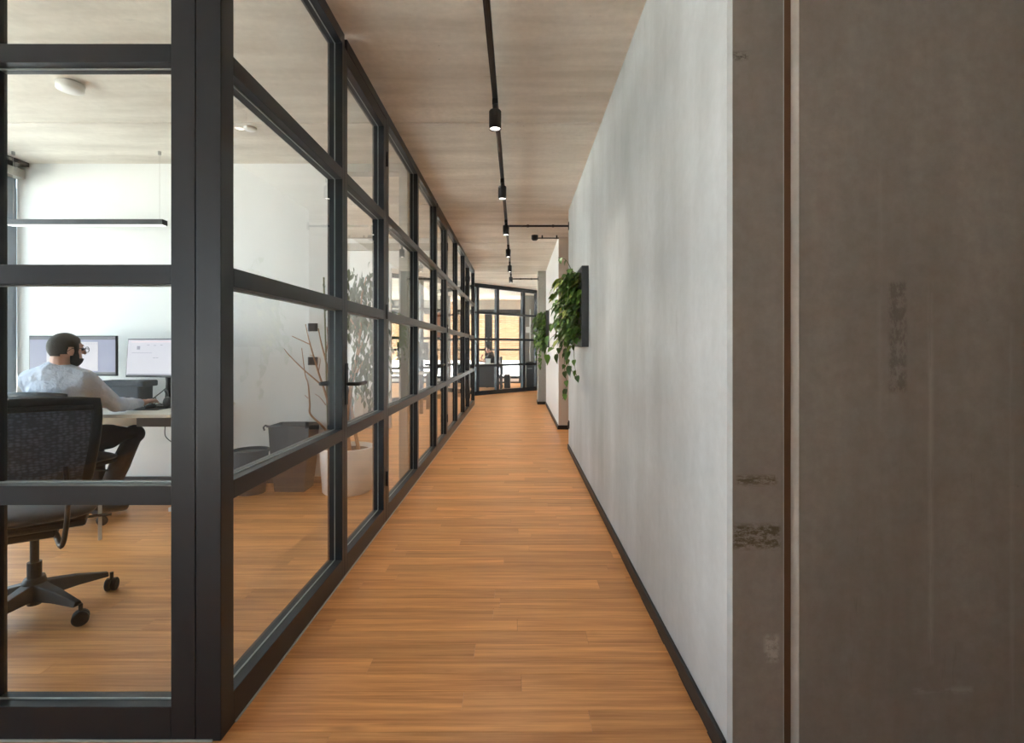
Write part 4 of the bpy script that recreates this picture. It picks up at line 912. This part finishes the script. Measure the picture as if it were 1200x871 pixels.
MB().tube([(-2.075, 4.236, 0.55), (-1.725, 4.236, 0.55)], 0.009, 6).build('hem', 'felt', e, smooth=True)

# ------------------------------------------------------------------ second office, seen through the doorway
e = empty('low_cabinet', (-2.6, 7.4, 0)); tag(e, 'low dark cabinet with white end panel in the second office', 'cabinet'); bpy.context.view_layer.update()
bx('body', 'cab', e, -3.2, -2.33, 7.2, 7.58, 0, 0.62, 0.004); bx('end_panel', 'white', e, -2.33, -2.29, 7.19, 7.58, 0, 0.64, 0.003); bx('door', 'cab', e, -3.19, -2.78, 7.185, 7.2, 0.03, 0.60, 0.003); bx('door', 'cab', e, -2.77, -2.34, 7.185, 7.2, 0.03, 0.60, 0.003)
e = empty('wall_shelf', (-2.6, 7.5, 1.53)); tag(e, 'dark floating shelf on the white wall of the second office', 'shelf'); bpy.context.view_layer.update()
bx('board', 'greyplastic', e, -3.1, -2.25, 7.38, 7.66, 1.53, 1.63, 0.003); bx('bracket', 'black', e, -2.9, -2.86, 7.40, 7.66, 1.49, 1.53)
def simple_desk(x0, x1, y0, y1, lab, top='desk', panel=None):
    e = empty('desk', ((x0+x1)/2, (y0+y1)/2, 0)); tag(e, lab, 'desk'); bpy.context.view_layer.update()
    bx('desk_top', top, e, x0, x1, y0, y1, 0.715, 0.74, 0.003)
    for x in (x0+0.03, x1-0.09):
        for y in (y0+0.03, y1-0.09): bx('leg', 'cab', e, x, x+0.06, y, y+0.06, 0, 0.715, 0.003)
    if panel: bx('front_panel', 'cab', e, panel[0], panel[1], y0+0.10, y0+0.12, 0.06, 0.71)
    return e
simple_desk(-3.4, -1.7, 9.3, 10.1, 'desk in the third office behind the corridor glass')
monitor('monitor', -2.0, 9.8, R(180), 0.96, 0.6, 0.34, 'monitor seen from behind on the desk in the third office', 0, base=0.7405)
for o in bpy.data.objects:
    pass

# ------------------------------------------------------------------ far room
simple_desk(-1.95, -0.42, 14.75, 15.36, 'white-topped desk with dark front panel in the far room', 'desk', (-1.85, -0.62))
monitor('monitor', -1.28, 15.12, R(78), 0.97, 0.52, 0.32, 'dark monitor facing the person in the far room', 0, base=0.7405)
office_chair((-0.75, 15.70), R(98), 0.3, 'dark office chair of the person in the far room', arm=False, backh=0.92)
e = empty('drawer_unit', (-0.33, 15.5, 0)); tag(e, 'small dark drawer pedestal beside the far desk', 'drawer unit'); bpy.context.view_layer.update()
bx('body', 'cab', e, -0.40, -0.22, 15.3, 15.75, 0.0, 0.40, 0.004)
for k in range(3): bx('drawer', 'cab', e, -0.395, -0.225, 15.288, 15.3, 0.02+k*0.126, 0.135+k*0.126, 0.002)
e = empty('paper_box', (-0.86, 15.1, 0.74)); tag(e, 'white box standing on the far desk in front of the person', 'box'); bpy.context.view_layer.update()
bx('box_body', 'white', e, -0.94, -0.80, 15.02, 15.14, 0.741, 0.87, 0.003); bx('lid', 'white', e, -0.945, -0.795, 15.015, 15.145, 0.85, 0.885, 0.003)
e = empty('storage_cabinet', (0.45, 15.5, 0)); tag(e, 'dark storage cabinet against the concrete wall of the far room', 'cabinet'); bpy.context.view_layer.update()
bx('body', 'cab', e, 0.26, 0.95, 15.35, 15.95, 0, 0.74, 0.004); bx('top', 'black', e, 0.25, 0.96, 15.34, 15.96, 0.74, 0.765, 0.003)
bx('door', 'cab', e, 0.27, 0.60, 15.335, 15.35, 0.04, 0.72, 0.003); bx('door', 'cab', e, 0.61, 0.94, 15.335, 15.35, 0.04, 0.72, 0.003); bx('handle', 'chrome', e, 0.30, 0.44, 15.32, 15.335, 0.58, 0.595)
e = empty('pole_lamp', (0.385, 15.6, 0.765)); tag(e, 'slim white pole rising from the dark cabinet in the far room', 'lamp'); bpy.context.view_layer.update()
MB().lathe([(0, 0.766), (0.09, 0.766), (0.09, 0.78), (0.02, 0.79), (0, 0.79)], (0.385, 15.6, 0), 20).build('base', 'black', e); MB().tube([(0.385, 15.6, 0.78), (0.385, 15.6, 2.38)], 0.018, 10).build('pole', 'white', e, smooth=True)
e = empty('wall_sign', (0.32, 16.0, 1.78)); tag(e, 'small pale box shelf on the concrete wall of the far room', 'shelf'); bpy.context.view_layer.update()
bx('box', 'pot', e, 0.26, 0.40, 15.9, 16.0, 1.68, 1.86, 0.003); bx('ledge', 'greytrim', e, 0.26, 0.48, 15.88, 16.0, 1.66, 1.68)
e = empty('poster', (0, 0, 0)); tag(e, 'orange poster with pink foot on the glass of the angled partition', 'poster')
for nm, mat, z0, z1 in (('sheet', 'orange', 1.50, 2.04), ('foot_strip', 'pink', 1.40, 1.50)):
    o = link(nm, MB().box(-1.33, -1.07, 0.030, 0.038, z0, z1).mesh(nm), mat); o.parent = e
e.location = wfa.location; e.rotation_euler = wfa.rotation_euler
